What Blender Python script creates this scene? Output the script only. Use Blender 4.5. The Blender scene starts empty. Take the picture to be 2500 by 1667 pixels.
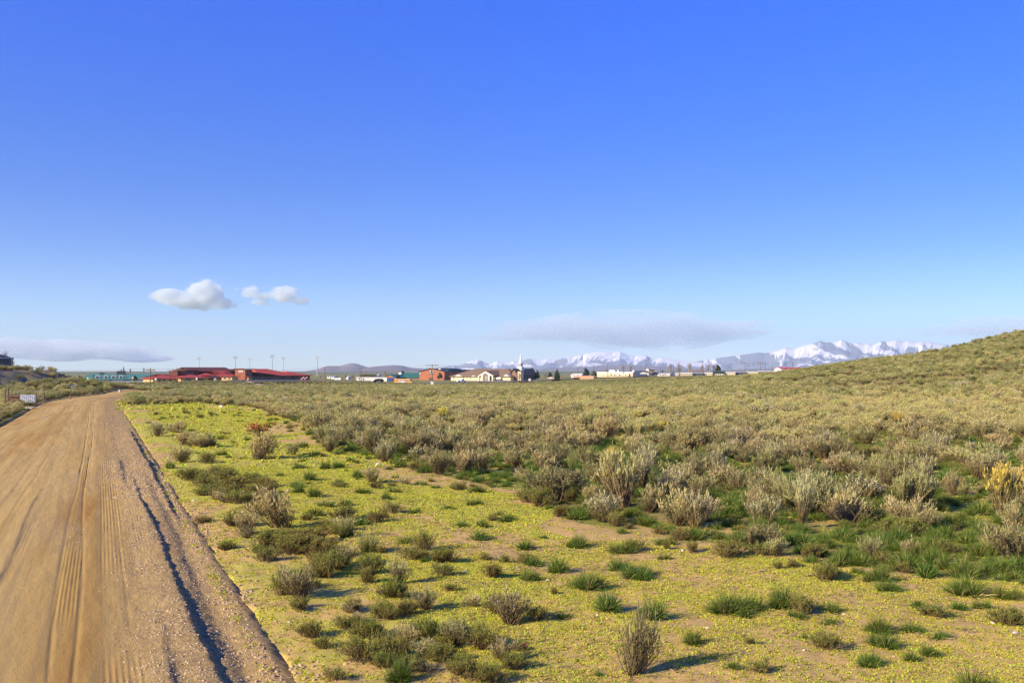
import bpy, math, random
import numpy as np
from mathutils import Vector

# ------------------------------------------------------------------ camera, sky, sun, exposure
sc = bpy.context.scene
C = sc.collection
CAMZ = 3.0
HOR = 905.0                       # the photograph's horizon row (2500 x 1667 pixels)
FPX = 2500.0
cam_d = bpy.data.cameras.new('camera')
cam_d.sensor_width = 36.0
cam_d.lens = 36.0
cam_d.shift_y = (HOR - 833.5) / 2500.0
cam_d.clip_start = 0.2
cam_d.clip_end = 200000.0
cam = bpy.data.objects.new('camera', cam_d)
C.objects.link(cam)
cam.location = (0, 0, CAMZ)
cam.rotation_euler = (math.radians(90), 0, 0)
sc.camera = cam

SUN_AZ = math.radians(31)          # light travels toward +x and a little away from the camera
SUN_EL = math.radians(25)
trav = Vector((math.cos(SUN_AZ) * math.cos(SUN_EL), math.sin(SUN_AZ) * math.cos(SUN_EL), -math.sin(SUN_EL)))
sun_d = bpy.data.lights.new('sun', 'SUN')
sun_d.energy = 5.0
sun_d.angle = math.radians(0.53)
sun_d.color = (1.0, 0.83, 0.55)
sun = bpy.data.objects.new('sun', sun_d)
C.objects.link(sun)
sun.location = (-30, -20, 40)
sun.rotation_euler = (-trav).to_track_quat('Z', 'Y').to_euler()

world = bpy.data.worlds.new('World')
sc.world = world
world.use_nodes = True
wn = world.node_tree
for n in list(wn.nodes):
    wn.nodes.remove(n)
w_out = wn.nodes.new('ShaderNodeOutputWorld')
w_bg = wn.nodes.new('ShaderNodeBackground')
w_sky = wn.nodes.new('ShaderNodeTexSky')
w_sky.sky_type = 'NISHITA'
w_sky.sun_disc = False
w_sky.sun_elevation = SUN_EL
w_sky.sun_rotation = math.atan2(-trav.x, -trav.y)
w_sky.altitude = 1500
w_sky.air_density = 1.0
w_sky.dust_density = 0.3
w_sky.ozone_density = 2.0
w_tc = wn.nodes.new('ShaderNodeTexCoord')
w_sep = wn.nodes.new('ShaderNodeSeparateXYZ')
w_cr = wn.nodes.new('ShaderNodeValToRGB')           # the vivid blue of this clear sky, deeper with elevation
w_cr.color_ramp.interpolation = 'B_SPLINE'
SKY_T = [(0.0, (.50, .56, .72)), (.038, (.385, .47, .65)), (.117, (.175, .275, .55)), (.229, (.098, .255, .67)), (.36, (.070, .262, .95)), (1.0, (.07, .25, .85))]
while len(w_cr.color_ramp.elements) < len(SKY_T): w_cr.color_ramp.elements.new(.5)
for e_, (p_, c_) in zip(w_cr.color_ramp.elements, SKY_T):
    e_.position = p_; e_.color = (*c_, 1)
w_tint = wn.nodes.new('ShaderNodeVectorMath'); w_tint.operation = 'MULTIPLY'
w_two = wn.nodes.new('ShaderNodeVectorMath'); w_two.operation = 'SCALE'; w_two.inputs['Scale'].default_value = 2.0
wn.links.new(w_tc.outputs['Generated'], w_sep.inputs[0])
wn.links.new(w_sep.outputs['Z'], w_cr.inputs[0])
wn.links.new(w_sky.outputs[0], w_tint.inputs[0])
wn.links.new(w_cr.outputs[0], w_tint.inputs[1])
wn.links.new(w_tint.outputs[0], w_two.inputs[0])
wn.links.new(w_two.outputs[0], w_bg.inputs['Color'])
w_bg.inputs['Strength'].default_value = 0.093
wn.links.new(w_bg.outputs[0], w_out.inputs['Surface'])

sc.view_settings.view_transform = 'Standard'
sc.view_settings.look = 'None'
sc.view_settings.exposure = 0.72
sc.view_settings.gamma = 1.0
sc.view_settings.use_curve_mapping = False
sc.cycles.max_bounces = 6
sc.cycles.diffuse_bounces = 3
sc.cycles.transparent_max_bounces = 8
sc.cycles.volume_bounces = 6
sc.cycles.use_denoising = True
sc.cycles.denoiser = 'OPENIMAGEDENOISE'
sc.cycles.denoising_input_passes = 'RGB_ALBEDO_NORMAL'
sc.cycles.denoising_prefilter = 'FAST'
sc.cycles.caustics_reflective = False
sc.cycles.caustics_refractive = False

# ------------------------------------------------------------------ helpers
rng = np.random.default_rng(7)
random.seed(7)

def wx(X, d):
    return (X - 1250.0) / FPX * d

def wz(Y, d):
    return CAMZ + (HOR - Y) / FPX * d

def hash2(ix, iy, seed):
    h = (ix.astype(np.int64) * 374761393 + iy.astype(np.int64) * 668265263 + seed * 1442695041) & 0xFFFFFFFF
    h = ((h ^ (h >> 13)) * 1274126177) & 0xFFFFFFFF
    h = h ^ (h >> 16)
    return (h & 0xFFFFFF) / float(0xFFFFFF)

def vnoise(x, y, seed=0):
    x = np.asarray(x, float); y = np.asarray(y, float)
    ix = np.floor(x); iy = np.floor(y)
    fx = x - ix; fy = y - iy
    fx = fx * fx * (3 - 2 * fx); fy = fy * fy * (3 - 2 * fy)
    a = hash2(ix, iy, seed); b = hash2(ix + 1, iy, seed)
    c = hash2(ix, iy + 1, seed); d = hash2(ix + 1, iy + 1, seed)
    return (a * (1 - fx) + b * fx) * (1 - fy) + (c * (1 - fx) + d * fx) * fy

def fbm(x, y, scale, octs=4, seed=0, gain=0.5):
    x = np.asarray(x, float) / scale; y = np.asarray(y, float) / scale
    t = 0; a = 1; s = 0
    for k in range(octs):
        t = t + a * vnoise(x * 2 ** k + 17.3 * k, y * 2 ** k - 9.1 * k, seed + k)
        s += a; a *= gain
    return t / s

def ridged(x, y, scale, octs=5, seed=0, gain=0.55):
    x = np.asarray(x, float) / scale; y = np.asarray(y, float) / scale
    t = 0; a = 1; s = 0
    for k in range(octs):
        t = t + a * (1 - np.abs(2 * vnoise(x * 2 ** k + 31.7 * k, y * 2 ** k + 5.3 * k, seed + k) - 1))
        s += a; a *= gain
    return t / s

def sstep(a, b, v):
    t = np.clip((v - a) / (b - a), 0, 1)
    return t * t * (3 - 2 * t)

# road centreline
CL = [(7.6, -28.0), (1.76 - 0.405 * 0 - 3.24, 0.0), (-1.48 - 0.405 * 40, 40.0), (-1.48 - 0.405 * 80, 80.0),
      (-1.48 - 0.405 * 98, 98.0), (-45.6, 112.0), (-49.2, 125.0), (-52.2, 142.0), (-55.0, 162.0), (-60.3, 200.0), (-68.0, 250.0), (-78, 310.0)]
CL[0] = (-1.48 + 0.405 * 28, -28.0)
def smooth_line(pts, step=1.0, it=40):
    P = np.array(pts, float)
    seg = np.r_[0, np.cumsum(np.hypot(*np.diff(P, axis=0).T))]
    s = np.arange(0, seg[-1], step)
    Q = np.c_[np.interp(s, seg, P[:, 0]), np.interp(s, seg, P[:, 1])]
    for _ in range(it):
        Q[1:-1] = 0.25 * Q[:-2] + 0.5 * Q[1:-1] + 0.25 * Q[2:]
    return Q
CLQ = smooth_line(CL)
CLS = np.r_[0, np.cumsum(np.hypot(*np.diff(CLQ, axis=0).T))]

def road_u(x, y):
    """distance from the road's right edge, positive into the road (road is 0..6.2)"""
    x = np.asarray(x, float); y = np.asarray(y, float)
    shp = x.shape
    xf = x.ravel(); yf = y.ravel()
    out = np.full(xf.shape, -99.0)
    near = np.where((yf > -30) & (yf < 320) & (xf > -140) & (xf < 25))[0]
    T = np.gradient(CLQ, axis=0); T /= np.hypot(T[:, 0], T[:, 1])[:, None]
    for a in range(0, len(near), 40000):
        idx = near[a:a + 40000]
        best = np.full(len(idx), 1e9); bi = np.zeros(len(idx), int)
        for j0 in range(0, len(CLQ), 3):
            dd = (xf[idx] - CLQ[j0, 0]) ** 2 + (yf[idx] - CLQ[j0, 1]) ** 2
            m = dd < best
            best[m] = dd[m]; bi[m] = j0
        px = xf[idx] - CLQ[bi, 0]; py = yf[idx] - CLQ[bi, 1]
        lat = px * T[bi, 1] - py * T[bi, 0]           # + to the right
        fr = np.abs(px * T[bi, 0] + py * T[bi, 1])
        lat = np.where(fr > 6, 99.0, lat)
        out[idx] = 3.05 - lat
    return out.reshape(shp)

PLAIN_R = [0, 110, 160, 200, 300, 450, 575, 632, 750, 1500, 3000, 20000, 60000]
PLAIN_Z = [0, 0, -.3, -.6, -1.9, -3.7, -4.3, -3.1, -3.6, -4.6, -5.2, -7, -7]
HILL_T = [.06, .14, .18, .22, .26, .30, .347, .382, .413, .452, .479, .5, .54, .62, .9, 2.0]
HILL_E = [-.020, -.0138, -.0105, -.0066, -.0022, .0035, .0098, .0135, .018, .027, .0326, .0358, .042, .050, .055, .04]

def H0(x, y):
    x = np.asarray(x, float); y = np.asarray(y, float)
    r = np.hypot(x, y)
    z = np.interp(r, PLAIN_R, PLAIN_Z)
    t = np.where(y > 0.35 * np.abs(x), x / np.maximum(y, 1e-3), 3.0 * np.sign(x))
    # the field rises toward the warehouse and the mobile homes
    z = z + sstep(300, 560, r) * (1 - sstep(1000, 1800, r)) * np.interp(t, [-.06, 0, .04, .08, .14, .18, .22, .3, .8, 1.5], [0, .2, .8, 2.0, 2.8, 3.2, 3.6, 3.6, 3.6, 0])
    # right hill
    R = 265.0
    e = np.interp(t, HILL_T, HILL_E)
    zc = 3 + e * R - np.interp(R, PLAIN_R, PLAIN_Z)
    zc = np.maximum(zc, 0) * (t > 0) * sstep(.06, .16, t)
    s = np.clip((r - 85) / (R - 85), 0, 1)
    prof = np.where(r < R, s ** 1.45 * (1.12 - .12 * s), 0)
    prof = np.where(r >= R, 1 - sstep(R, R * 2.6, r) * 1.0, prof)
    z = z + zc * prof
    # knolls in front of the school
    def g(cx, cy, sx, sy, h, ang=0):
        ca, sa = math.cos(ang), math.sin(ang)
        dx = (x - cx) * ca + (y - cy) * sa
        dy = -(x - cx) * sa + (y - cy) * ca
        return h * np.exp(-(dx / sx) ** 2 - (dy / sy) ** 2)
    z = z + g(-106, 405, 38, 42, 1.85) + g(-150, 375, 36, 40, .9) + g(-72, 430, 26, 30, .8)
    # low brush berm left of the road bend
    z = z + g(-63.5, 149, 7.5, 10, 1.35, .3) + g(-72, 152, 11, 14, .5)
    # spoil mound far left
    q = (x + 70) * .88 - (y - 150) * .48; al = (x + 70) * .48 + (y - 150) * .88
    q = q + 1.6 * (ridged(x * 1.2, y, 5.5, 3, 9) - .55)
    m = sstep(.3, -4.4, q) * sstep(12.5, 6.0, al) * sstep(-75, -50, q)
    top = 3.05 + .4 * (fbm(x, y, 9, 3, 5) - .5)
    z = np.where(m > 0, z * (1 - m) + top * m, z)
    # gentle unevenness
    z = z + .22 * (fbm(x, y, 23, 3, 11) - .5) * sstep(20, 80, r)
    return z

def H(x, y, sink=True):
    x = np.asarray(x, float); y = np.asarray(y, float)
    z = H0(x, y)
    r = np.hypot(x, y)
    fade = 1 - sstep(60, 140, r)
    z = z + fade * (.10 * (fbm(x, y, 1.9, 3, 21) - .5) + .045 * (fbm(x, y, .35, 3, 31) - .5))
    if sink:
        u = road_u(x, y)
        ins = sstep(-.12, .16, u + .10 * (fbm(x, y, .8, 3, 33) - .5) * 3) * (1 - sstep(6.25, 6.75, u))
        z = z - ins * .30 - sstep(-.5, -.1, u) * (1 - sstep(6.4, 7.1, u)) * .03
    return z

def new_obj(name, mesh, parent=None, mat=None):
    o = bpy.data.objects.new(name, mesh)
    C.objects.link(o)
    if parent is not None:
        o.parent = parent
    if mat is not None and not mesh.materials:
        mesh.materials.append(mat)
    return o

def np_mesh(name, V, F, smooth=False, mat=None):
    """V (n,3); F (m,k) uniform faces"""
    V = np.asarray(V, np.float32); F = np.asarray(F, np.int32)
    me = bpy.data.meshes.new(name)
    me.vertices.add(len(V)); me.vertices.foreach_set('co', V.ravel())
    k = F.shape[1] if len(F) else 4
    me.loops.add(F.size); me.loops.foreach_set('vertex_index', F.ravel())
    me.polygons.add(len(F))
    me.polygons.foreach_set('loop_start', np.arange(0, F.size, k, dtype=np.int32))
    me.polygons.foreach_set('loop_total', np.full(len(F), k, np.int32))
    if smooth:
        me.polygons.foreach_set('use_smooth', np.ones(len(F), bool))
    me.update(calc_edges=True)
    if mat:
        me.materials.append(mat)
    return me

def fattr(me, name, arr, dom='POINT'):
    a = me.attributes.new(name, 'FLOAT', dom)
    a.data.foreach_set('value', np.asarray(arr, np.float32).ravel())

def tag(o, label=None, cat=None, group=None, kind=None):
    if label: o['label'] = label
    if cat: o['category'] = cat
    if group: o['group'] = group
    if kind: o['kind'] = kind
    return o

def empty(name, loc, rz=0.0):
    o = bpy.data.objects.new(name, None)
    C.objects.link(o)
    o.location = loc
    o.rotation_euler = (0, 0, rz)
    o.empty_display_size = .3
    return o

# ------------------------------------------------------------------ materials
class NT:
    def __init__(s, name):
        s.m = bpy.data.materials.new(name); s.m.use_nodes = True
        s.t = s.m.node_tree
        for n in list(s.t.nodes): s.t.nodes.remove(n)
        s.out = s.t.nodes.new('ShaderNodeOutputMaterial')
    def n(s, typ, **kw):
        nd = s.t.nodes.new(typ)
        ins = kw.pop('ins', {})
        for k, v in kw.items(): setattr(nd, k, v)
        for k, v in ins.items():
            if hasattr(v, 'is_output') or isinstance(v, bpy.types.NodeSocket): s.t.links.new(v, nd.inputs[k])
            else: nd.inputs[k].default_value = v
        return nd
    def l(s, a, b): s.t.links.new(a, b)
    def noise(s, scale, detail=4, rough=.55, vec=None, dist=0):
        nd = s.n('ShaderNodeTexNoise', ins={'Scale': scale, 'Detail': detail, 'Roughness': rough, 'Distortion': dist})
        if vec is not None: s.l(vec, nd.inputs['Vector'])
        return nd.outputs['Fac']
    def ramp(s, fac, pts, interp='LINEAR'):
        nd = s.n('ShaderNodeValToRGB'); s.l(fac, nd.inputs[0])
        cr = nd.color_ramp; cr.interpolation = interp
        while len(cr.elements) < len(pts): cr.elements.new(.5)
        for e, (p, c) in zip(cr.elements, pts):
            e.position = p
            e.color = (*c, 1) if len(c) == 3 else c
        return nd.outputs[0]
    def rampv(s, fac, a, b):
        nd = s.n('ShaderNodeMapRange', interpolation_type='SMOOTHSTEP', ins={'From Min': a, 'From Max': b}); s.l(fac, nd.inputs['Value'])
        return nd.outputs[0]
    def mix(s, fac, a, b, mode='MIX'):
        nd = s.n('ShaderNodeMix', data_type='RGBA', blend_type=mode)
        for sock, v in ((nd.inputs['Factor'], fac), (nd.inputs[6], a), (nd.inputs[7], b)):
            if isinstance(v, bpy.types.NodeSocket): s.l(v, sock)
            elif isinstance(v, (int, float)): sock.default_value = v
            else: sock.default_value = (*v, 1)
        return nd.outputs[2]
    def math(s, op, a, b=0.0, clamp=False):
        nd = s.n('ShaderNodeMath', operation=op, use_clamp=clamp)
        for i, v in enumerate((a, b)):
            if isinstance(v, bpy.types.NodeSocket): s.l(v, nd.inputs[i])
            else: nd.inputs[i].default_value = v
        return nd.outputs[0]
    def attr(s, name):
        return s.n('ShaderNodeAttribute', attribute_name=name).outputs['Fac']
    def pos(s):
        return s.n('ShaderNodeNewGeometry').outputs['Position']
    def obj(s):
        return s.n('ShaderNodeTexCoord').outputs['Object']
    def bump(s, h, strength=.5, dist=.02):
        nd = s.n('ShaderNodeBump', ins={'Strength': strength, 'Distance': dist}); s.l(h, nd.inputs['Height'])
        return nd.outputs[0]
    def princ(s, col, rough=.8, normal=None, metal=0, spec=.3):
        p = s.n('ShaderNodeBsdfPrincipled')
        if isinstance(col, bpy.types.NodeSocket): s.l(col, p.inputs['Base Color'])
        else: p.inputs['Base Color'].default_value = (*col, 1)
        p.inputs['Roughness'].default_value = rough
        p.inputs['Metallic'].default_value = metal
        p.inputs['Specular IOR Level'].default_value = spec
        if normal is not None: s.l(normal, p.inputs['Normal'])
        s.l(p.outputs[0], s.out.inputs['Surface'])
        return s.m

def mat_plain(name, col, rough=.7, var=.12, scale=3.0, metal=0, spec=.3):
    t = NT(name)
    nz = t.noise(scale, 4, .6, t.obj())
    lo = tuple(c * (1 - var) for c in col); hi = tuple(min(1, c * (1 + var)) for c in col)
    return t.princ(t.ramp(nz, [(.3, lo), (.7, hi)]), rough, None, metal, spec)

def mat_plant(name, base, tip, stem=None, trans=.3, var=.35, alt=None, dead=None):
    """pt: 0 at a plant's foot, 1 at its tips; pr: random per leaf. The plants' own colours."""
    t = NT(name)
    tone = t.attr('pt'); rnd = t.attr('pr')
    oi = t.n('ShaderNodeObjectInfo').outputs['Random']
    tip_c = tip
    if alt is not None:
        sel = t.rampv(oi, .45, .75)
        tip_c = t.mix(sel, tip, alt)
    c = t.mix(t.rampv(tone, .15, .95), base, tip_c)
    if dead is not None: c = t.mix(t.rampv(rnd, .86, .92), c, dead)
    h = t.n('ShaderNodeHueSaturation', ins={'Saturation': 1.0})
    v = t.math('MULTIPLY_ADD', rnd, var * 1.3)
    v.node.inputs[2].default_value = 1 - var * .65
    ob = t.math('MULTIPLY_ADD', oi, var * .9); ob.node.inputs[2].default_value = 1 - var * .45
    t.l(t.math('MULTIPLY', v, ob), h.inputs['Value'])
    hue = t.math('MULTIPLY_ADD', t.math('FRACT', t.math('MULTIPLY', oi, 7.3)), .035); hue.node.inputs[2].default_value = .4825
    t.l(hue, h.inputs['Hue'])
    t.l(c, h.inputs['Color'])
    d = t.n('ShaderNodeBsdfDiffuse'); t.l(h.outputs[0], d.inputs[0])
    tr = t.n('ShaderNodeBsdfTranslucent'); t.l(h.outputs[0], tr.inputs[0])
    mx = t.n('ShaderNodeMixShader', ins={0: trans}); t.l(d.outputs[0], mx.inputs[1]); t.l(tr.outputs[0], mx.inputs[2])
    t.l(mx.outputs[0], t.out.inputs['Surface'])
    return t.m

M = {}
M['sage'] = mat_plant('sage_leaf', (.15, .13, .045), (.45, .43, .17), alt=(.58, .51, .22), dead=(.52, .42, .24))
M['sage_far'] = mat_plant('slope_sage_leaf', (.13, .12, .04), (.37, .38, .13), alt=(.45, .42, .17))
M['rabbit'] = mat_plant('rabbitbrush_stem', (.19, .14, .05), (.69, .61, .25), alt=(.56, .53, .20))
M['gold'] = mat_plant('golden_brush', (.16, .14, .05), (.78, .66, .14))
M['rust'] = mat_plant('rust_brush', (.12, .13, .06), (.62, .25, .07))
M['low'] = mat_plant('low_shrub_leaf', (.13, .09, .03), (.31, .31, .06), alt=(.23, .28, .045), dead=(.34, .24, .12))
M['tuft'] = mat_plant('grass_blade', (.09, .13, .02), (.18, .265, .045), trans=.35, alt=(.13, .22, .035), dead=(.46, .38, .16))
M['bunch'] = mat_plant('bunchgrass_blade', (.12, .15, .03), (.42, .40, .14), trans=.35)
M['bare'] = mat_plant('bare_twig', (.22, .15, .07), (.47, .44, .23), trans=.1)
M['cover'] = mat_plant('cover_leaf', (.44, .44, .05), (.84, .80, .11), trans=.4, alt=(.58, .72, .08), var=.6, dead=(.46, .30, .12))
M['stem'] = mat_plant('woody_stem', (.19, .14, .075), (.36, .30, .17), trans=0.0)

# soil with ground-cover colour where the plants grow
def ground_material():
    t = NT('ground_soil')
    p = t.pos()
    cov = t.attr('cover'); grn = t.attr('lush')
    n1 = t.noise(.9, 5, .6, p); n2 = t.noise(14, 6, .7, p); n3 = t.noise(60, 4, .7, p)
    soil = t.ramp(n2, [(.25, (.27, .17, .05)), (.45, (.50, .335, .11)), (.6, (.60, .42, .15)), (.75, (.72, .54, .24))])
    soil = t.mix(t.rampv(n1, .35, .7), soil, t.mix(.5, soil, (.56, .40, .14)))
    green = t.ramp(t.math('ADD', t.math('MULTIPLY', n3, .5), t.math('MULTIPLY', t.noise(150, 3, .7, p), .5)), [(.38, (.20, .15, .045)), (.5, (.50, .47, .07)), (.62, (.68, .62, .12))])
    dgreen = t.ramp(n2, [(.3, (.12, .13, .025)), (.6, (.24, .25, .045)), (.8, (.38, .33, .09))])
    patch = t.math('ADD', cov, t.math('MULTIPLY_ADD', n2, .7))
    patch.node.inputs[1]
    fac = t.rampv(t.math('ADD', cov, t.math('MULTIPLY', t.math('SUBTRACT', n2, .5), 1.3)), .32, .62)
    c = t.mix(fac, soil, green)
    fac2 = t.rampv(t.math('ADD', grn, t.math('MULTIPLY', t.math('SUBTRACT', n2, .5), 1.0)), .35, .65)
    c = t.mix(fac2, c, dgreen)
    far = t.attr('farmix')
    hill = t.attr('slope')
    fcol = t.ramp(t.noise(.035, 6, .65, p), [(.3, (.18, .17, .05)), (.5, (.25, .24, .07)), (.7, (.32, .27, .10))])
    fcol = t.mix(t.math('MULTIPLY', hill, .85), fcol, t.ramp(t.noise(.06, 6, .7, p), [(.3, (.13, .15, .035)), (.55, (.22, .23, .05)), (.75, (.36, .30, .11))]))
    c = t.mix(far, c, fcol)
    c = t.mix(t.attr('spoil'), c, t.ramp(n2, [(.3, (.20, .155, .11)), (.6, (.30, .24, .17))]))
    hgt = t.math('ADD', t.math('MULTIPLY', n2, .6), t.math('MULTIPLY', n3, .4))
    return t.princ(c, .95, t.bump(hgt, .6, .03), spec=.1)
M['ground'] = ground_material()

def road_material():
    t = NT('packed_dirt')
    sx = t.attr('ru'); sl = t.attr('rs')
    cmb = t.n('ShaderNodeCombineXYZ')
    t.l(t.math('MULTIPLY', sx, 1.0), cmb.inputs[0]); t.l(t.math('MULTIPLY', sl, .012), cmb.inputs[1])
    streak = t.noise(1.15, 5, .55, cmb.outputs[0])
    streak2 = t.noise(7, 4, .6, cmb.outputs[0])
    p = t.pos()
    n2 = t.noise(16, 5, .75, p); n3 = t.noise(75, 3, .7, p); cm2 = t.n('ShaderNodeCombineXYZ'); t.l(t.math('MULTIPLY', sx, .55), cm2.inputs[0]); t.l(t.math('MULTIPLY', sl, .045), cm2.inputs[1])
    n1 = t.noise(1.3, 5, .6, cm2.outputs[0])
    c = t.ramp(streak, [(.28, (.42, .24, .055)), (.42, (.55, .36, .11)), (.56, (.66, .46, .165)), (.75, (.55, .39, .13))])
    c = t.mix(t.math('MULTIPLY', t.rampv(n1, .5, .72), .75), c, (.42, .20, .035))
    c = t.mix(t.math('MULTIPLY', t.rampv(streak2, .45, .7), .6), c, (.38, .27, .12))
    gz = t.attr('gravel')
    gr = t.ramp(n2, [(.28, (.19, .125, .05)), (.5, (.44, .31, .13)), (.68, (.62, .46, .23))])
    c = t.mix(gz, c, gr)
    c = t.mix(t.math('MULTIPLY', t.rampv(n3, .35, .65), .55), c, t.mix(1.0, c, (.55, .52, .5), 'MULTIPLY'))
    h = t.math('ADD', t.math('MULTIPLY', n2, .5), t.math('MULTIPLY', n3, .5))
    h = t.math('MULTIPLY', h, t.math('MULTIPLY_ADD', gz, 1.3)); h.node.inputs[1]
    b = t.bump(t.math('ADD', t.math('MULTIPLY', n2, .5), t.math('MULTIPLY', n3, .5)), 1.0, .03)
    return t.princ(c, .95, b, spec=.1)
M['road'] = road_material()

# ------------------------------------------------------------------ zones (ground coordinates)
def inpoly(x, y, poly):
    x = np.asarray(x, float); y = np.asarray(y, float)
    ins = np.zeros(x.shape, bool)
    n = len(poly)
    for i in range(n):
        x1, y1 = poly[i]; x2, y2 = poly[(i + 1) % n]
        c = ((y1 > y) != (y2 > y)) & (x < (x2 - x1) * (y - y1) / (y2 - y1 + 1e-12) + x1)
        ins ^= c
    return ins
def gp(X, Y, h=CAMZ):
    d = h * FPX / (Y - HOR)
    return (wx(X, d), d)
OPEN = [gp(*p) for p in [(285, 990), (480, 985), (640, 1000), (740, 1040), (780, 1085), (900, 1118), (1080, 1165), (1290, 1205), (1360, 1262),
                         (1500, 1295), (1760, 1330), (2000, 1375), (2230, 1400), (2600, 1440)]] + [(30, 2), (-2, 2)]
OPEN += [gp(686, 1667), gp(498, 1339), gp(366, 1142)]

def cover_mask(x, y, base=False):
    """yellow-green ground cover amount 0..1"""
    x = np.asarray(x, float); y = np.asarray(y, float)
    r = np.hypot(x, y); w_ = .6 + r * .07
    o = inpoly(x + w_ * (fbm(x, y, 3.1, 3, 191) - .5) * 2, y + 2.2 * w_ * (fbm(x, y, 3.1, 3, 192) - .5) * 2, OPEN).astype(float)
    n = fbm(x, y, 2.2, 4, 41); n2 = fbm(x, y, .45, 3, 43)
    # two faint bare wheel lines crossing the flat
    c = .62 + 1.5 * (n - .45) + .9 * (n2 - .5)
    c += .22 * sstep(15, 28, r)
    u = road_u(x, y)
    c = np.where((u > -2.2) & (u < 0), c + .15, c)
    c = np.where((u > -.04) & (u < 7), 0, c)
    c = c * np.where(r < 34, .55 + .45 * sstep(14, 34, r), 1) if base else c
    for (a, b) in (((830, 1180), (1750, 1560)), ((1250, 1480), (2150, 1660))):
        ax, ay = gp(*a); bx, by = gp(*b)
        tt = np.clip(((x - ax) * (bx - ax) + (y - ay) * (by - ay)) / ((bx - ax) ** 2 + (by - ay) ** 2), 0, 1)
        dist = np.hypot(x - ax - tt * (bx - ax), y - ay - tt * (by - ay))
        c = c - .45 * np.exp(-((dist + .25 * (n2 - .5)) / .28) ** 2) * sstep(.36, .55, fbm(x, y, 1.6, 2, 77))
    return np.clip(c, 0, 1) * (o * .9 + .1 * (r < 120))

def lush_mask(x, y):
    """darker green grass amount, mostly between the bushes"""
    x = np.asarray(x, float); y = np.asarray(y, float)
    o = inpoly(x, y, OPEN)
    r = np.hypot(x, y)
    n = fbm(x, y, 3.5, 3, 51)
    l = np.where(o, .05, .42 + 1.5 * (n - .42)) * (1 - sstep(60, 130, r) * .6)
    lx, ly = gp(420, 985)
    l = l + .6 * np.exp(-((x - lx) / 14) ** 2 - ((y - ly) / 9) ** 2)
    u = road_u(x, y)
    l = np.where((u > 6.3) & (r < 95), .55 + .6 * (n - .5), l)
    l = np.where((u > 6.3) & (r > 118) & (x < -55), 0, l)
    l = np.where((u > -.3) & (u < 6.5), 0, l)
    return np.clip(l, 0, 1)

# ------------------------------------------------------------------ ground sheet
az = np.radians(np.r_[np.linspace(-180, -40, 40)[:-1], np.linspace(-40, -30, 30)[:-1], np.linspace(-30, 30, 520)[:-1], np.linspace(30, 40, 30)[:-1], np.linspace(40, 180, 41)])
rad = np.r_[np.geomspace(1.0, 6.0, 20)[:-1], np.geomspace(6, 60, 330)[:-1], np.geomspace(60, 700, 260)[:-1], np.geomspace(700, 60000, 60)]
A, Rr = np.meshgrid(az, rad)
GX = np.sin(A) * Rr; GY = np.cos(A) * Rr
GZ = H(GX, GY)
na, nr = len(az), len(rad)
idx = np.arange(nr * na).reshape(nr, na)
F = np.stack([idx[:-1, :-1], idx[:-1, 1:], idx[1:, 1:], idx[1:, :-1]], -1).reshape(-1, 4)
Vg = np.c_[GX.ravel(), GY.ravel(), GZ.ravel()]
me = np_mesh('ground', Vg, F[:, ::-1], True, M['ground'])
fattr(me, 'cover', cover_mask(GX, GY, True)); fattr(me, 'lush', lush_mask(GX, GY)); qm_ = (GX + 70) * .88 - (GY - 150) * .48; al_ = (GX + 70) * .48 + (GY - 150) * .88
fattr(me, 'spoil', sstep(1.2, -.5, qm_) * sstep(-30, -12, qm_) * sstep(15, 9, al_) * sstep(-60, -40, al_) * (.55 + .45 * sstep(.4, .6, fbm(GX, GY, 3, 3, 17))))
fattr(me, 'farmix', sstep(70, 190, Rr)); fattr(me, 'slope', sstep(.16, .3, GX / np.maximum(GY, 1)) * sstep(90, 130, Rr) * (GY > 0))
tag(new_obj('ground', me), 'sagebrush plain of tan soil and yellow-green ground cover', kind='structure')

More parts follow.
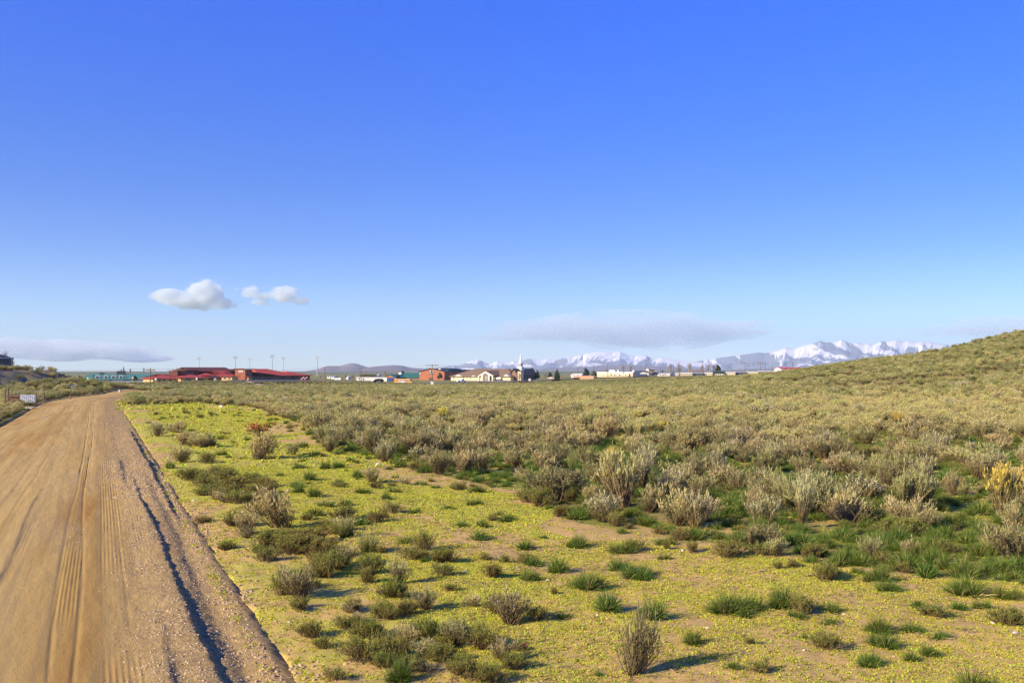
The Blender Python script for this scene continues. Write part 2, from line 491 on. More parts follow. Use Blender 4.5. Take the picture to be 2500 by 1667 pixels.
# ------------------------------------------------------------------ dirt road with windrows, ruts and tyre lines
def road_profile(u, s):
    """relief of the road at distance u from its right edge and s along it"""
    w1 = .14 * (fbm(s, s * 0, 3.1, 3, 61) - .5) + .05 * (fbm(s, u * 0, .22, 2, 62) - .5); w2 = .05 * (fbm(s, s * 0, .2, 2, 69) - .5) + .10 * (fbm(s, s * 0, 2.3, 3, 63) - .5); w3 = .5 * (fbm(s, s * 0, 6, 3, 64) - .5)
    z = .05 * np.sin(np.clip(u, 0, 6.2) / 6.2 * math.pi)                    # crown
    d = s - 28 * 1.079                                                   # metres ahead of the camera along the road
    # right gravel windrow: gentle on its left, steep on its right
    def wind(c, h, wl, wr):
        q = u - c
        return h * np.where(q > 0, np.exp(-(q / wl) ** 2), np.exp(-(q / wr) ** 2))
    k1 = .5 + .75 * (fbm(s, s * 0, 1.9, 3, 65) - .15)
    z = z + wind(.62 + w1 + .012 * np.clip(d - 12, 0, 12), .075, .38, .045) * k1 * (1 - sstep(25, 32, d)) 
    z = z - wind(.30 + w1, .045, .12, .2) * (1 - sstep(25, 34, d))
    z = z + wind(.22 + w2, .10, .5, .06) * (.5 + .7 * fbm(s, s * 0, 1.3, 3, 66)) * sstep(19, 24, d) * (1 - sstep(46, 60, d))
    z = z + wind(1.05 + w2, .045, .3, .07) * sstep(.35, .7, fbm(s, s * 0, 4, 2, 67)) * (1 - sstep(40, 60, d))
    z = z + wind(3.0 + w3 * .3, .020, .5, .04) * sstep(13, 16, d) * (1 - sstep(25, 30, d)) * (.4 + .8 * fbm(s, s * 0, 1.9, 2, 68))
    # tyre grooves
    wob = .14 * (fbm(s, s * 0, 9, 2, 57) - .5)
    for c0, c1, a, pit in ((1.22, 1.62, .9, .058), (1.86, 2.16, 1.0, .05), (2.75, 2.95, .6, .06), (3.55, 3.85, .8, .06), (4.5, 4.8, .6, .06), (.85, 1.05, .5, .05)):
        q = u + wob
        msk = sstep(c0 - .03, c0 + .03, q) * (1 - sstep(c1 - .03, c1 + .03, q)) * sstep(.3, .55, fbm(s, s * 0, 5, 2, int(c0 * 70)))
        z = z - a * msk * (.004 + .0045 * np.sin(q / pit * 2 * math.pi))
    for c0, a in ((1.35, .3), (1.92, .8), (2.14, .8), (3.3, .4), (4.4, .4)):
        q = u - c0 - .16 * (fbm(s, s * 0, 9, 2, int(c0 * 100)) - .5)
        z = z - a * .013 * np.exp(-(q / .025) ** 2) * (.4 + .9 * fbm(s, s * 0, 3, 2, int(c0 * 50)))
    gz = gravel_zone(u, s)
    z = z + gz * .03 * (fbm(u, s, .09, 3, 71) - .5) + .016 * (fbm(u, s * .2, .16, 3, 72) - .5)
    # right foot of the bank and left verge drop below the ground sheet
    z = z + .03 * (fbm(u, s, .3, 3, 73) - .5) * (u < .3)
    z = z - .22 * sstep(.0, -.5, u) - .2 * sstep(6.1, 6.9, u)
    return z

def gravel_zone(u, s):
    w = .25 * (fbm(s, s * 0, 5, 3, 75) - .5)
    g = sstep(1.75, .9, u + w) * (.55 + .45 * sstep(.35, .6, fbm(u, s, .8, 3, 76)))
    return np.clip(g + .25 * sstep(.55, .7, fbm(u, s * .2, 1.1, 3, 79)) * (u < 3.5), 0, 1)

ss = np.r_[np.arange(22, 62, .05), np.arange(62, 100, .12), np.arange(100, 220, .5), np.arange(220, CLS[-1], 2)]
uu = np.r_[np.arange(-.95, .8, .03), np.arange(.8, 2.2, .014), np.arange(2.2, 4.9, .02), np.arange(4.9, 6.95, .06)]
cx = np.interp(ss, CLS, CLQ[:, 0]); cy = np.interp(ss, CLS, CLQ[:, 1])
T = np.gradient(CLQ, axis=0); T /= np.hypot(T[:, 0], T[:, 1])[:, None]
tx = np.interp(ss, CLS, T[:, 0]); ty = np.interp(ss, CLS, T[:, 1])
U, S = np.meshgrid(uu, ss)
off = 3.05 - U
RX = cx[:, None] + off * ty[:, None]; RY = cy[:, None] - off * tx[:, None]
RZ = H0(RX, RY) + road_profile(U, S) + .004
ns_, nu_ = RX.shape
idx = np.arange(ns_ * nu_).reshape(ns_, nu_)
F = np.stack([idx[:-1, :-1], idx[1:, :-1], idx[1:, 1:], idx[:-1, 1:]], -1).reshape(-1, 4)
me = np_mesh('dirt_road', np.c_[RX.ravel(), RY.ravel(), RZ.ravel()], F[:, ::-1], True, M['road'])
me.flip_normals() if me.polygons[0].normal.z < 0 else None
fattr(me, 'ru', U); fattr(me, 'rs', S); fattr(me, 'gravel', gravel_zone(U, S))
tag(new_obj('dirt_road', me), 'tan dirt road with tyre lines and a gravel windrow along its edge', kind='structure')

def strip(name, pts, width, mat, label, lift=.03, step=1.0):
    Q = smooth_line(pts, step, 6)
    T = np.gradient(Q, axis=0); T /= np.hypot(T[:, 0], T[:, 1])[:, None]
    offs = np.linspace(-width / 2, width / 2, 7)
    X = Q[:, :1] + offs[None, :] * T[:, 1:]; Y = Q[:, 1:] - offs[None, :] * T[:, :1]
    edge = np.abs(offs)[None, :] / (width / 2)
    Z = H(X, Y, False) + lift - .12 * (edge > .95)
    i = np.arange(X.size).reshape(X.shape)
    F = np.stack([i[:-1, :-1], i[:-1, 1:], i[1:, 1:], i[1:, :-1]], -1).reshape(-1, 4)
    me = np_mesh(name, np.c_[X.ravel(), Y.ravel(), Z.ravel()], F, True, mat)
    if me.polygons[0].normal.z < 0: me.flip_normals()
    return tag(new_obj(name, me), label, kind='structure')
M['trail'] = mat_plain('trail_dust', (.46, .34, .20), .95, .2, .6)
strip('driveway', [(-38.5, 83.5), (-43, 84), (-48, 86), (-56, 90)], 2.6, M['trail'], 'short dirt driveway leaving the road by the fence', .03, .5)
TRAIL = [(-104, 403), (-92, 372), (-80, 335), (-66, 297)]
strip('trail', TRAIL, 3.0, M['trail'], 'narrow dirt trail running down the brushy knoll by the school', .12, 4.0)
TRAIL2 = [(-140, 372), (-126, 345), (-112, 322)]
strip('trail', TRAIL2, 2.6, M['trail'], 'pale dirt trail on the slope left of the school', .12, 4.0)
# ------------------------------------------------------------------ mountains
def mountain_material(name, rock_a, rock_b):
    t = NT(name)
    s = t.attr('snow'); p = t.pos()
    n = t.noise(.009, 6, .7, p)
    rock = t.ramp(n, [(.3, rock_a), (.7, rock_b)])
    f = t.rampv(t.math('ADD', s, t.math('MULTIPLY', t.math('SUBTRACT', n, .5), .5)), .38, .54)
    return t.princ(t.mix(f, rock, (.88, .88, .90)), .9, spec=.1)
M['mount'] = mountain_material('hazed_mountain_rock', (.17, .18, .23), (.26, .27, .32))  # rock lightened and blued, part of the distance haze painted in
M['hills'] = mat_plain('far_hill_scrub', (.20, .15, .14), .95, .4, .004)

def mountain(name, sky, R, mat, label, seed, snow=True, front=2600.0, back=1800.0, amp=1.0, nx=1000, ny=150, snow_lo=.3, snow_hi=.95, rough=.30, base_z=-12.0):
    X = np.linspace(sky[0][0], sky[-1][0], nx)
    ys = np.interp(X, [p[0] for p in sky], [p[1] for p in sky])
    t = (X - 1250) / FPX
    zr = (HOR - ys) / FPX * R + CAMZ            # crest height
    v = np.linspace(-front, back, ny)           # distance from the crest line
    TT, VV = np.meshgrid(t, v)
    ZC = np.repeat(zr[None, :], ny, 0)
    D = R + VV
    GX_ = TT * R * (1 + 0 * VV) + TT * VV; GY_ = D
    zmax = zr.max()
    s = np.where(VV < 0, -VV / front, VV / back)
    env = (1 - s ** .88); DR = 1.9 * ZC * (1 - env)
    rd = np.maximum(ridged(GX_ + 1.1 * DR, GY_ * .25, 520, 6, seed, .6), ridged(GX_ - 1.2 * DR, GY_ * .25, 610, 6, seed + 31, .6)) - .08
    rd2 = ridged(GX_ - .9 * DR, GY_ * .4, 230, 4, seed + 9)
    cut = (rough * (1 - rd) * 1.6 + .10 * (1 - rd2)) * zmax * np.minimum(1, s * 14) * np.clip(env * 1.6, 0, 1)
    base = base_z
    Z = base + (ZC - base) * env - cut * amp
    Z = np.where(s < 1e-6, ZC, Z)
    Z = np.maximum(Z, -12)
    edge = np.minimum(1, np.minimum(np.arange(nx), np.arange(nx)[::-1]) / 30.0)
    Z = -12 + (Z + 12) * edge[None, :]
    i = np.arange(Z.size).reshape(Z.shape)
    F = np.stack([i[:-1, :-1], i[:-1, 1:], i[1:, 1:], i[1:, :-1]], -1).reshape(-1, 4)
    me = np_mesh(name, np.c_[GX_.ravel(), GY_.ravel(), Z.ravel()], F, True, mat)
    if me.polygons[len(F) // 2].normal.z < 0: me.flip_normals()
    hn = np.clip(Z / (.45 * zmax + .55 * ZC), 0, 1.2)
    dzx = np.gradient(Z, axis=1) / np.maximum(np.gradient(GX_, axis=1), 1)
    f1 = ridged(GX_ + 1.2 * DR, GY_ * .1, 240, 4, seed + 51, .7); f2 = ridged(GX_ - 1.3 * DR, GY_ * .1, 290, 4, seed + 61, .7)
    sel = sstep(.44, .56, fbm(GX_, GY_ * .3, 700, 2, seed + 71))
    streak = f1 * sel + f2 * (1 - sel)
    sn = sstep(snow_lo, snow_hi, hn) * .74 + 2.5 * (streak - .60) + .7 * (rd - .58)
    if not snow: sn = sn * 0
    fattr(me, 'snow', sn)
    return tag(new_obj(name, me), label, kind='structure')

mountain('mountains', [(1640, 900), (1700, 882), (1758, 873), (1819, 865), (1853, 860), (1866, 862), (1890, 858), (1918, 849), (1938, 852), (1965, 842), (1985, 837), (2003, 832),
          (2014, 836), (2026, 835), (2040, 834), (2054, 829), (2064, 832), (2074, 838), (2092, 836), (2108, 840), (2120, 838), (2132, 841), (2152, 833), (2172, 832), (2190, 830), (2203, 834), (2217, 832), (2235, 836),
          (2251, 833), (2278, 836), (2309, 841), (2360, 850), (2420, 862), (2500, 880), (2620, 900)], 17000, M['mount'],
         'snow covered mountain range rising behind the right-hand slope', 101, snow_lo=.18, snow_hi=1.05, rough=.34)
mountain('mountains', [(1040, 902), (1070, 898), (1092, 894), (1104, 890), (1112, 892), (1124, 891), (1138, 886), (1152, 880), (1160, 879), (1166, 877), (1173, 879), (1188, 887), (1202, 886), (1208, 883), (1214, 881), (1228, 884), (1246, 884),
          (1254, 881), (1267, 884), (1276, 881), (1283, 878), (1296, 875), (1310, 879), (1322, 879), (1335, 876), (1350, 878), (1362, 877), (1375, 873), (1387, 870), (1400, 870), (1418, 866), (1424, 868), (1430, 863), (1450, 860), (1466, 858), (1485, 859),
          (1495, 861), (1514, 858), (1528, 864), (1536, 867), (1543, 868), (1550, 870), (1557, 868), (1577, 867), (1589, 874), (1600, 876), (1615, 873), (1640, 877), (1670, 882), (1700, 884), (1760, 889), (1800, 900)], 16000, M['mount'],
         'rounded snow capped mountains behind the steeple and the warehouse', 202, snow_lo=.10, snow_hi=1.0, rough=.25)
mountain('mountains', [(1290, 905), (1340, 899), (1400, 896), (1470, 894), (1540, 890), (1600, 894), (1680, 899), (1760, 902), (1900, 898), (2000, 896), (2100, 900), (2200, 905)], 12500, M['hills'], 'low bare foothills under the snowy mountains', 303, snow=False, rough=.12)
mountain('mountains', [(735, 907), (755, 904), (779, 900), (800, 893), (820, 893), (831, 893), (851, 887), (863, 886), (873, 888), (894, 895), (915, 899), (960, 900), (1000, 905)], 9000, M['hills'],
         'purple grey hill with a low dome behind the red-roofed school', 404, snow=False, rough=.14)
mountain('mountains', [(860, 907), (880, 901), (900, 897), (909, 895), (930, 893), (945, 892), (959, 891), (981, 892), (1000, 897), (1024, 899), (1039, 900), (1080, 905)], 7600, M['hills'],
         'darker purple hill behind the white portable buildings', 505, snow=False, rough=.14)
_pl = [(-1500, 907.5), (200, 906.5), (900, 907), (1300, 905.5), (1500, 905.8), (1760, 905.0), (1900, 902.5), (2100, 902), (2600, 903)]
mountain('hills', _pl, 2600, mat_plain('far_plain_grass', (.17, .20, .09), .95, .3, .02), 'flat green plain rising gently beyond the town', 606, snow=False, rough=.05, front=1200, back=1500, ny=40)

# ------------------------------------------------------------------ clouds: real volumes far behind the haze box
def cloud(name, X0, X1, Y0, Y1, d, depth, dens, label, seed, lumps, nscale=2.2, thr=.5, soft=.2, flat=False, amp=2.6, col=(.94, 1, .99), lit=()):
    """lumps: list of (u, v, ru, rv) ellipses in the cloud's own 0..1 box; the hull follows them"""
    W = (X1 - X0) / FPX * d; Hh = (Y1 - Y0) / FPX * d
    x0 = wx(X0, d); z0 = wz(Y1, d)
    Vs = []; Fs = []; o0 = 0
    import bmesh
    bm = bmesh.new()
    bmesh.ops.create_icosphere(bm, subdivisions=4, radius=1)
    base = np.array([v.co[:] for v in bm.verts]); bf = np.array([[v.index for v in f.verts] for f in bm.faces]); bm.free()
    cx_ = W / 2; cz_ = Hh / 2
    # one hull: farthest lump boundary along each direction of a sphere is not convex-safe, so a remeshed union is used
    for (u, v, ru, rv, rd) in lumps:
        P = base * np.array([ru * W, rd * depth, rv * Hh]) + np.array([u * W - cx_, 0, (1 - v) * Hh - cz_])
        Vs.append(P); Fs.append(bf + o0); o0 += len(P)
    me = np_mesh(name, np.concatenate(Vs), np.concatenate(Fs), True)
    o = new_obj(name, me)
    rm = o.modifiers.new('union', 'REMESH'); rm.mode = 'VOXEL'; rm.voxel_size = min(W, Hh, depth) / 22
    o.location = (x0 + cx_, d, z0 + cz_)
    t = NT(name + '_vapour')
    ob = t.obj()
    mp = t.n('ShaderNodeMapping', vector_type='TEXTURE'); t.l(ob, mp.inputs[0])
    L = Hh * (1.0 if not flat else 1.0)
    mp.inputs['Scale'].default_value = (L * (5.5 if flat else 1.3), L * (5.5 if flat else 1.3), L)
    n = t.n('ShaderNodeTexNoise', noise_dimensions='3D', ins={'Scale': nscale, 'Detail': 5, 'Roughness': .58, 'Distortion': .2}); 
    ofs = t.n('ShaderNodeVectorMath', operation='ADD'); t.l(mp.outputs[0], ofs.inputs[0]); ofs.inputs[1].default_value = (seed, seed * .7, seed * .3)
    t.l(ofs.outputs[0], n.inputs['Vector'])
    # soft falloff from the union of lumps
    acc = None
    for (u, v, ru, rv, rd) in lumps:
        sb = t.n('ShaderNodeVectorMath', operation='SUBTRACT'); t.l(ob, sb.inputs[0]); sb.inputs[1].default_value = (u * W - cx_, 0, (1 - v) * Hh - cz_)
        dv = t.n('ShaderNodeVectorMath', operation='DIVIDE'); t.l(sb.outputs[0], dv.inputs[0]); dv.inputs[1].default_value = (ru * W, rd * depth, rv * Hh)
        ln = t.n('ShaderNodeVectorMath', operation='LENGTH'); t.l(dv.outputs[0], ln.inputs[0])
        q = t.math('SUBTRACT', 1.0, ln.outputs['Value'])
        acc = q if acc is None else t.math('MAXIMUM', acc, q)
    f = t.math('ADD', t.math('MULTIPLY', acc, 1.0), t.math('MULTIPLY', t.math('SUBTRACT', n.outputs['Fac'], thr), amp))
    m = t.n('ShaderNodeMapRange', ins={'From Min': .10, 'From Max': .10 + soft, 'To Min': 0, 'To Max': dens}); t.l(f, m.inputs['Value'])
    dsock = m.outputs[0]; csock = None
    if lit:
        acc = None
        for (u, v, ru, rv) in lit:
            sb = t.n('ShaderNodeVectorMath', operation='SUBTRACT'); t.l(ob, sb.inputs[0]); sb.inputs[1].default_value = (u * W - cx_, -.3 * depth, (1 - v) * Hh - cz_)
            dv = t.n('ShaderNodeVectorMath', operation='DIVIDE'); t.l(sb.outputs[0], dv.inputs[0]); dv.inputs[1].default_value = (ru * W, .6 * depth, rv * Hh)
            ln = t.n('ShaderNodeVectorMath', operation='LENGTH'); t.l(dv.outputs[0], ln.inputs[0])
            q = t.math('SUBTRACT', 1.0, ln.outputs['Value'])
            acc = q if acc is None else t.math('MAXIMUM', acc, q)
        f2 = t.math('ADD', acc, t.math('MULTIPLY', t.math('SUBTRACT', n.outputs['Fac'], thr), 5.0))
        m2 = t.n('ShaderNodeMapRange', ins={'From Min': .25, 'From Max': 1.3, 'To Min': 0, 'To Max': 1}); t.l(f2, m2.inputs['Value'])
        dsock = t.math('ADD', dsock, t.math('MULTIPLY', m2.outputs[0], dens * 14))
        csock = t.mix(m2.outputs[0], col, (.99, .99, .99))
    pv = t.n('ShaderNodeVolumePrincipled', ins={'Color': (*col, 1), 'Anisotropy': -0.25}); pv.inputs['Density Attribute'].default_value = ''
    t.l(dsock, pv.inputs['Density'])
    if csock is not None: t.l(csock, pv.inputs['Color'])
    t.l(pv.outputs[0], t.out.inputs['Volume'])
    t.m.cycles.volume_sampling = 'MULTIPLE_IMPORTANCE'
    me.materials.append(t.m)
    return tag(o, label, 'cloud', kind='structure')
cloud('cloud', 375, 580, 680, 762, 21000, 700, .009, 'small bright puffy cloud, the larger and left one of the pair', 3.1,
      [(.18, .55, .24, .26, .6), (.38, .68, .28, .28, .8), (.60, .48, .22, .50, .9), (.66, .35, .15, .36, .7), (.82, .76, .22, .18, .5)], 2.6, .5, .5, amp=3.2)
cloud('cloud', 582, 762, 690, 748, 21000, 500, .0075, 'small ragged thin cloud right of the bright puffy one', 8.7,
      [(.15, .35, .20, .28, .5), (.38, .55, .26, .22, .5), (.62, .48, .24, .38, .8), (.85, .75, .18, .22, .5), (.30, .85, .14, .14, .4)], 2.6, .5, .6, amp=3.6)
cloud('cloud', 1170, 1870, 750, 866, 46000, 5000, .0007, 'long flat lens shaped cloud hanging over the snowy mountains', 5.3,
      [(.28, .50, .30, .26, .9), (.52, .40, .36, .34, 1), (.58, .66, .28, .28, 1), (.78, .50, .24, .24, .8), (.12, .62, .14, .10, .6), (.92, .34, .11, .10, .5)], 3.6, .5, .8, flat=True, amp=3.4, col=(.76, .90, 1.0))
cloud('cloud', -120, 410, 822, 888, 60000, 5000, .0034, 'low grey-blue cloud bank with pale top behind the dark house', 1.9,
      [(.20, .40, .32, .40, 1), (.50, .50, .32, .42, 1), (.72, .58, .24, .36, .8), (.88, .78, .15, .18, .6)], 3.2, .5, .8, flat=True, amp=3.4, col=(.96, 1, 1))
cloud('cloud', 2200, 2700, 756, 834, 46000, 4000, .0004, 'faint thin cloud streak above the crest of the right-hand slope', 4.4,
      [(.65, .35, .42, .24, .9), (.42, .62, .42, .24, .9)], 2.4, .5, .8, flat=True, amp=3.4, col=(.76, .90, 1.0))
# ------------------------------------------------------------------ blade, leaf and twig helpers
def _perp(d, g):
    a = g.normal(size=d.shape)
    s = np.cross(d, a)
    return s / (np.linalg.norm(s, axis=1, keepdims=True) + 1e-9)

def ribbons(P, D, L, W, bend, segs, g, taper=.15, t0=0., t1=1., side=None):
    """tapered ribbon blades; bend: vector added quadratically. returns V,F,pt,pr"""
    n = len(P)
    side = _perp(D, g) if side is None else side
    k = np.linspace(0, 1, segs + 1)
    pts = P[:, None] + D[:, None] * (L[:, None] * k)[..., None] + bend[:, None] * (k ** 2)[None, :, None]
    w = W[:, None] * (1 - (1 - taper) * k[None] ** 1.5) * .5
    A = pts - side[:, None] * w[..., None]; B = pts + side[:, None] * w[..., None]
    V = np.stack([A, B], 2).reshape(-1, 3)
    b = (np.arange(n) * (segs + 1) * 2)[:, None] + (np.arange(segs) * 2)[None]
    F = np.stack([b, b + 1, b + 3, b + 2], -1).reshape(-1, 4)
    t0 = np.broadcast_to(t0, (n,)); t1 = np.broadcast_to(t1, (n,))
    pt = np.repeat((t0[:, None] + (t1 - t0)[:, None] * k[None])[..., None], 2, 2).ravel()
    pr = np.repeat(g.random(n), (segs + 1) * 2)
    return V, F, pt, pr, pts

def leaves(P, D, L, W, g, tone):
    """diamond leaves"""
    n = len(P); s = _perp(D, g)
    V = np.stack([P, P + D * (L * .45)[:, None] + s * (W * .5)[:, None], P + D * L[:, None], P + D * (L * .45)[:, None] - s * (W * .5)[:, None]], 1).reshape(-1, 3)
    F = (np.arange(n) * 4)[:, None] + np.arange(4)[None]
    return V, F, np.repeat(tone, 4), np.repeat(g.random(n), 4)

def dirs(n, g, spread, up=1.0):
    a = g.random(n) * 2 * math.pi
    e = np.sqrt(g.random(n)) * spread
    d = np.c_[np.cos(a) * np.sin(e), np.sin(a) * np.sin(e), np.cos(e) * up]
    return d / np.linalg.norm(d, axis=1, keepdims=True)

def jitter(D, g, amt):
    d = D + g.normal(size=D.shape) * amt
    return d / np.linalg.norm(d, axis=1, keepdims=True)

def join(parts):
    V = []; F = []; pt = []; pr = []; o = 0
    for p in parts:
        V.append(p[0]); F.append(p[1] + o); pt.append(p[2]); pr.append(p[3]); o += len(p[0])
    return np.concatenate(V), np.concatenate(F), np.concatenate(pt), np.concatenate(pr)

# ------------------------------------------------------------------ the town
def P2(name, col, rough=.7, **k):
    M[name] = mat_plain(name, col, rough, **k); return M[name]
P2('red_roof', (.44, .07, .025), .55, var=.1); P2('tan_wall', (.66, .42, .21), .85); P2('maroon_and_shaded_red', (.12, .035, .028), .85); P2('brown_and_shaded_tan', (.24, .15, .10), .85)  # maroon, brown: also painted shade for red roofs and tan walls off the sun
P2('glass', (.10, .13, .15), .15, var=.3, spec=.5); P2('green_roof', (.09, .24, .16), .5); P2('deep_green_roof', (.035, .16, .10), .5); P2('dark_green_roof', (.035, .06, .045), .55)
P2('white_paint', (.74, .72, .66), .6, var=.05); P2('cream_wall', (.80, .67, .42), .85, var=.07); P2('brick', (.36, .135, .075), .9, var=.14, scale=1.2); P2('shingle', (.25, .165, .10), .9, var=.2, scale=.8)
P2('dark_wall', (.06, .065, .08), .8); P2('grey_metal', (.45, .45, .44), .45, metal=.4); P2('pole_wood', (.20, .125, .075), .9, var=.25); P2('galv', (.42, .43, .44), .5, metal=.3)
P2('asphalt', (.11, .105, .105), .9); P2('bus_yellow', (.72, .34, .06), .5); P2('black_paint', (.02, .02, .025), .25); P2('tyre', (.02, .02, .02), .8); P2('sheet', (.62, .64, .66), .5, var=.08)
P2('needle', (.045, .065, .022), .9, var=.4, scale=1.5); P2('bark', (.20, .14, .10), .9); P2('bare_branch', (.37, .31, .26), .9, var=.2); P2('olive_crown', (.10, .10, .035), .9, var=.4, scale=1.5)
P2('red_paint', (.70, .05, .05), .45); P2('orange_paint', (.80, .27, .08), .5); P2('navy', (.03, .05, .16), .6); P2('house_wall', (.13, .14, .16), .8); P2('trim', (.55, .55, .55), .7); P2('blue_sign', (.05, .12, .45), .5); P2('lamp_glass', (.75, .75, .72), .3)

def hz(x, y): return float(H(np.array([x], float), np.array([y], float), False)[0])

class G:
    """collects boxes, prisms and tubes into one mesh"""
    def __init__(s): s.V = []; s.F = []
    def box(s, x0, x1, y0, y1, z0, z1, R=None):
        b = len(s.V)
        pts = [(x, y, z) for z in (z0, z1) for y in (y0, y1) for x in (x0, x1)]
        if R: pts = [R(p) for p in pts]
        s.V += pts
        s.F += [tuple(b + i for i in f) for f in ((0, 2, 3, 1), (4, 5, 7, 6), (0, 1, 5, 4), (2, 6, 7, 3), (0, 4, 6, 2), (1, 3, 7, 5))]
        return s
    def poly(s, pts, faces, R=None):
        b = len(s.V); s.V += [R(p) if R else p for p in pts]; s.F += [tuple(b + i for i in f) for f in faces]; return s
    def tube(s, p, q, r0, r1=None, n=6):
        r1 = r0 if r1 is None else r1
        p = Vector(p); q = Vector(q); d = (q - p).normalized()
        a = d.orthogonal().normalized(); c = d.cross(a); b = len(s.V)
        for P, r in ((p, r0), (q, r1)):
            for i in range(n):
                t = 2 * math.pi * i / n; v = P + a * (r * math.cos(t)) + c * (r * math.sin(t)); s.V.append(tuple(v))
        for i in range(n):
            j = (i + 1) % n; s.F.append((b + i, b + j, b + n + j, b + n + i))
        s.F.append(tuple(b + i for i in range(n))[::-1]); s.F.append(tuple(b + n + i for i in range(n)))
        return s
    def build(s, name, mat, parent=None, smooth=False):
        me = bpy.data.meshes.new(name); me.from_pydata(s.V, [], s.F); me.materials.append(mat)
        import bmesh
        bm = bmesh.new(); bm.from_mesh(me); bmesh.ops.recalc_face_normals(bm, faces=bm.faces); bm.to_mesh(me); bm.free()
        if smooth: me.polygons.foreach_set('use_smooth', [True] * len(me.polygons))
        return new_obj(name, me, parent)

def roof_geo(g, u0, u1, v0, v1, ze, zr, kind, ov=.5, th=.22, R=None, hipl=None, hipr=None):
    a0, a1, b0, b1 = u0 - ov, u1 + ov, v0 - ov, v1 + ov
    vm = (v0 + v1) / 2; um = (u0 + u1) / 2
    if kind == 'flat':
        return g.box(a0, a1, b0, b1, ze, max(zr, ze + th), R)
    if kind == 'gable': r = [(a0, vm, zr), (a1, vm, zr)]
    elif kind == 'gabley': r = [(um, b0, zr), (um, b1, zr)]
    elif kind == 'shedr': r = [(a0, b0, zr), (a0, b1, zr)]
    else:
        h = (v1 - v0) / 2
        r = [(u0 + (hipl if hipl is not None else h), vm, zr), (u1 - (hipr if hipr is not None else h), vm, zr)]
    e = [(a0, b0, ze), (a1, b0, ze), (a1, b1, ze), (a0, b1, ze)]
    n = [tuple(p) for p in e + r]
    low = [(p[0], p[1], p[2] - th) for p in n]
    pts = n + low
    if kind in ('gable', 'hip'): tops = [(0, 1, 5, 4), (2, 3, 4, 5), (3, 0, 4), (1, 2, 5)]
    elif kind == 'gabley': tops = [(0, 4, 5, 3), (1, 2, 5, 4), (0, 1, 4), (2, 3, 5)]
    else: tops = [(4, 1, 2, 5), (0, 4, 5, 3), (0, 1, 4), (2, 3, 5)]
    if kind == 'gable': tops = tops[:2]
    if kind == 'gabley': tops = tops[:2]
    f = list(tops) + [tuple(i + 6 for i in t[::-1]) for t in tops]
    edges = {'gable': [(0, 1), (2, 3), (1, 5), (5, 2), (3, 4), (4, 0)], 'hip': [(0, 1), (1, 2), (2, 3), (3, 0)],
             'gabley': [(0, 4), (4, 1), (1, 2), (2, 5), (5, 3), (3, 0)], 'shedr': [(0, 1), (1, 2), (2, 3), (3, 0)]}[kind]
    f += [(a, b, b + 6, a + 6) for a, b in edges]
    return g.poly(pts, f, R)

def wall_geo(g, u0, u1, v0, v1, z0, ze, zr, kind, R=None):
    g.box(u0, u1, v0, v1, z0, ze - .15, R)
    e = .03
    if kind == 'gable':
        for u in (u0, u1):
            w = .12 if u == u0 else -.12
            g.poly([(u, v0, ze - .15), (u, v1, ze - .15), (u, (v0 + v1) / 2, zr - .25), (u + w, v0, ze - .15), (u + w, v1, ze - .15), (u + w, (v0 + v1) / 2, zr - .25)],
                   [(0, 1, 2), (3, 5, 4), (0, 2, 5, 3), (1, 4, 5, 2), (0, 3, 4, 1)], R)
    if kind == 'gabley':
        for v in (v0, v1):
            w = .12 if v == v0 else -.12
            g.poly([(u0, v, ze - .15), (u1, v, ze - .15), ((u0 + u1) / 2, v, zr - .25), (u0, v + w, ze - .15), (u1, v + w, ze - .15), ((u0 + u1) / 2, v + w, zr - .25)],
                   [(0, 1, 2), (3, 5, 4), (0, 2, 5, 3), (1, 4, 5, 2), (0, 3, 4, 1)], R)
    return g

class Bld:
    def __init__(s, name, X0, d, ang, label, cat='building', group=None, zdrop=.6):
        s.x0 = wx(X0, d); s.y0 = d; s.ang = math.radians(ang)
        s.a = (math.cos(s.ang), math.sin(s.ang)); s.n = (-math.sin(s.ang), math.cos(s.ang))
        s.z0 = hz(s.x0, s.y0) - zdrop
        s.root = empty(name, (s.x0, s.y0, s.z0), s.ang); tag(s.root, label, cat, group)
    def u(s, X, v=0.0):
        t = (X - 1250) / FPX
        return (t * (s.y0 + v * s.n[1]) - s.x0 - v * s.n[0]) / (s.a[0] - t * s.a[1])
    def z(s, Y, u=0.0, v=0.0):
        y = s.y0 + u * s.a[1] + v * s.n[1]
        return CAMZ + (HOR - Y) / FPX * y - s.z0
    def block(s, X0, X1, v0, depth, Ye, Yr, kind, wall, roof, ov=.5, wins=(), wmat='glass', R=None, hipl=None, hipr=None, wz_=None, doors=()):
        u0, u1 = s.u(X0, v0), s.u(X1, v0)
        um = (u0 + u1) / 2
        ze = s.z(Ye, um, v0); zr = s.z(Yr, um, v0 + (depth / 2 if kind != 'flat' else 0))
        w = wall_geo(G(), u0, u1, v0, v0 + depth, -.8, ze, zr, kind, R).build('wall', M[wall], s.root)
        if roof: roof_geo(G(), u0, u1, v0, v0 + depth, ze, zr, kind, ov, R=R, hipl=hipl, hipr=hipr).build('roof', M[roof], s.root)
        for (a, b, ya, yb) in wins:
            ua, ub = s.u(a, v0), s.u(b, v0)
            G().box(ua, ub, v0 - .05, v0 + .1, s.z(yb, ua, v0), s.z(ya, ua, v0), R).build('window', M[wmat], s.root)
        for (a, b, ya, yb) in doors:
            ua, ub = s.u(a, v0), s.u(b, v0)
            G().box(ua, ub, v0 - .07, v0 + .1, s.z(yb, ua, v0), s.z(ya, ua, v0), R).build('door', M['dark_wall'], s.root)
        return u0, u1, ze, zr

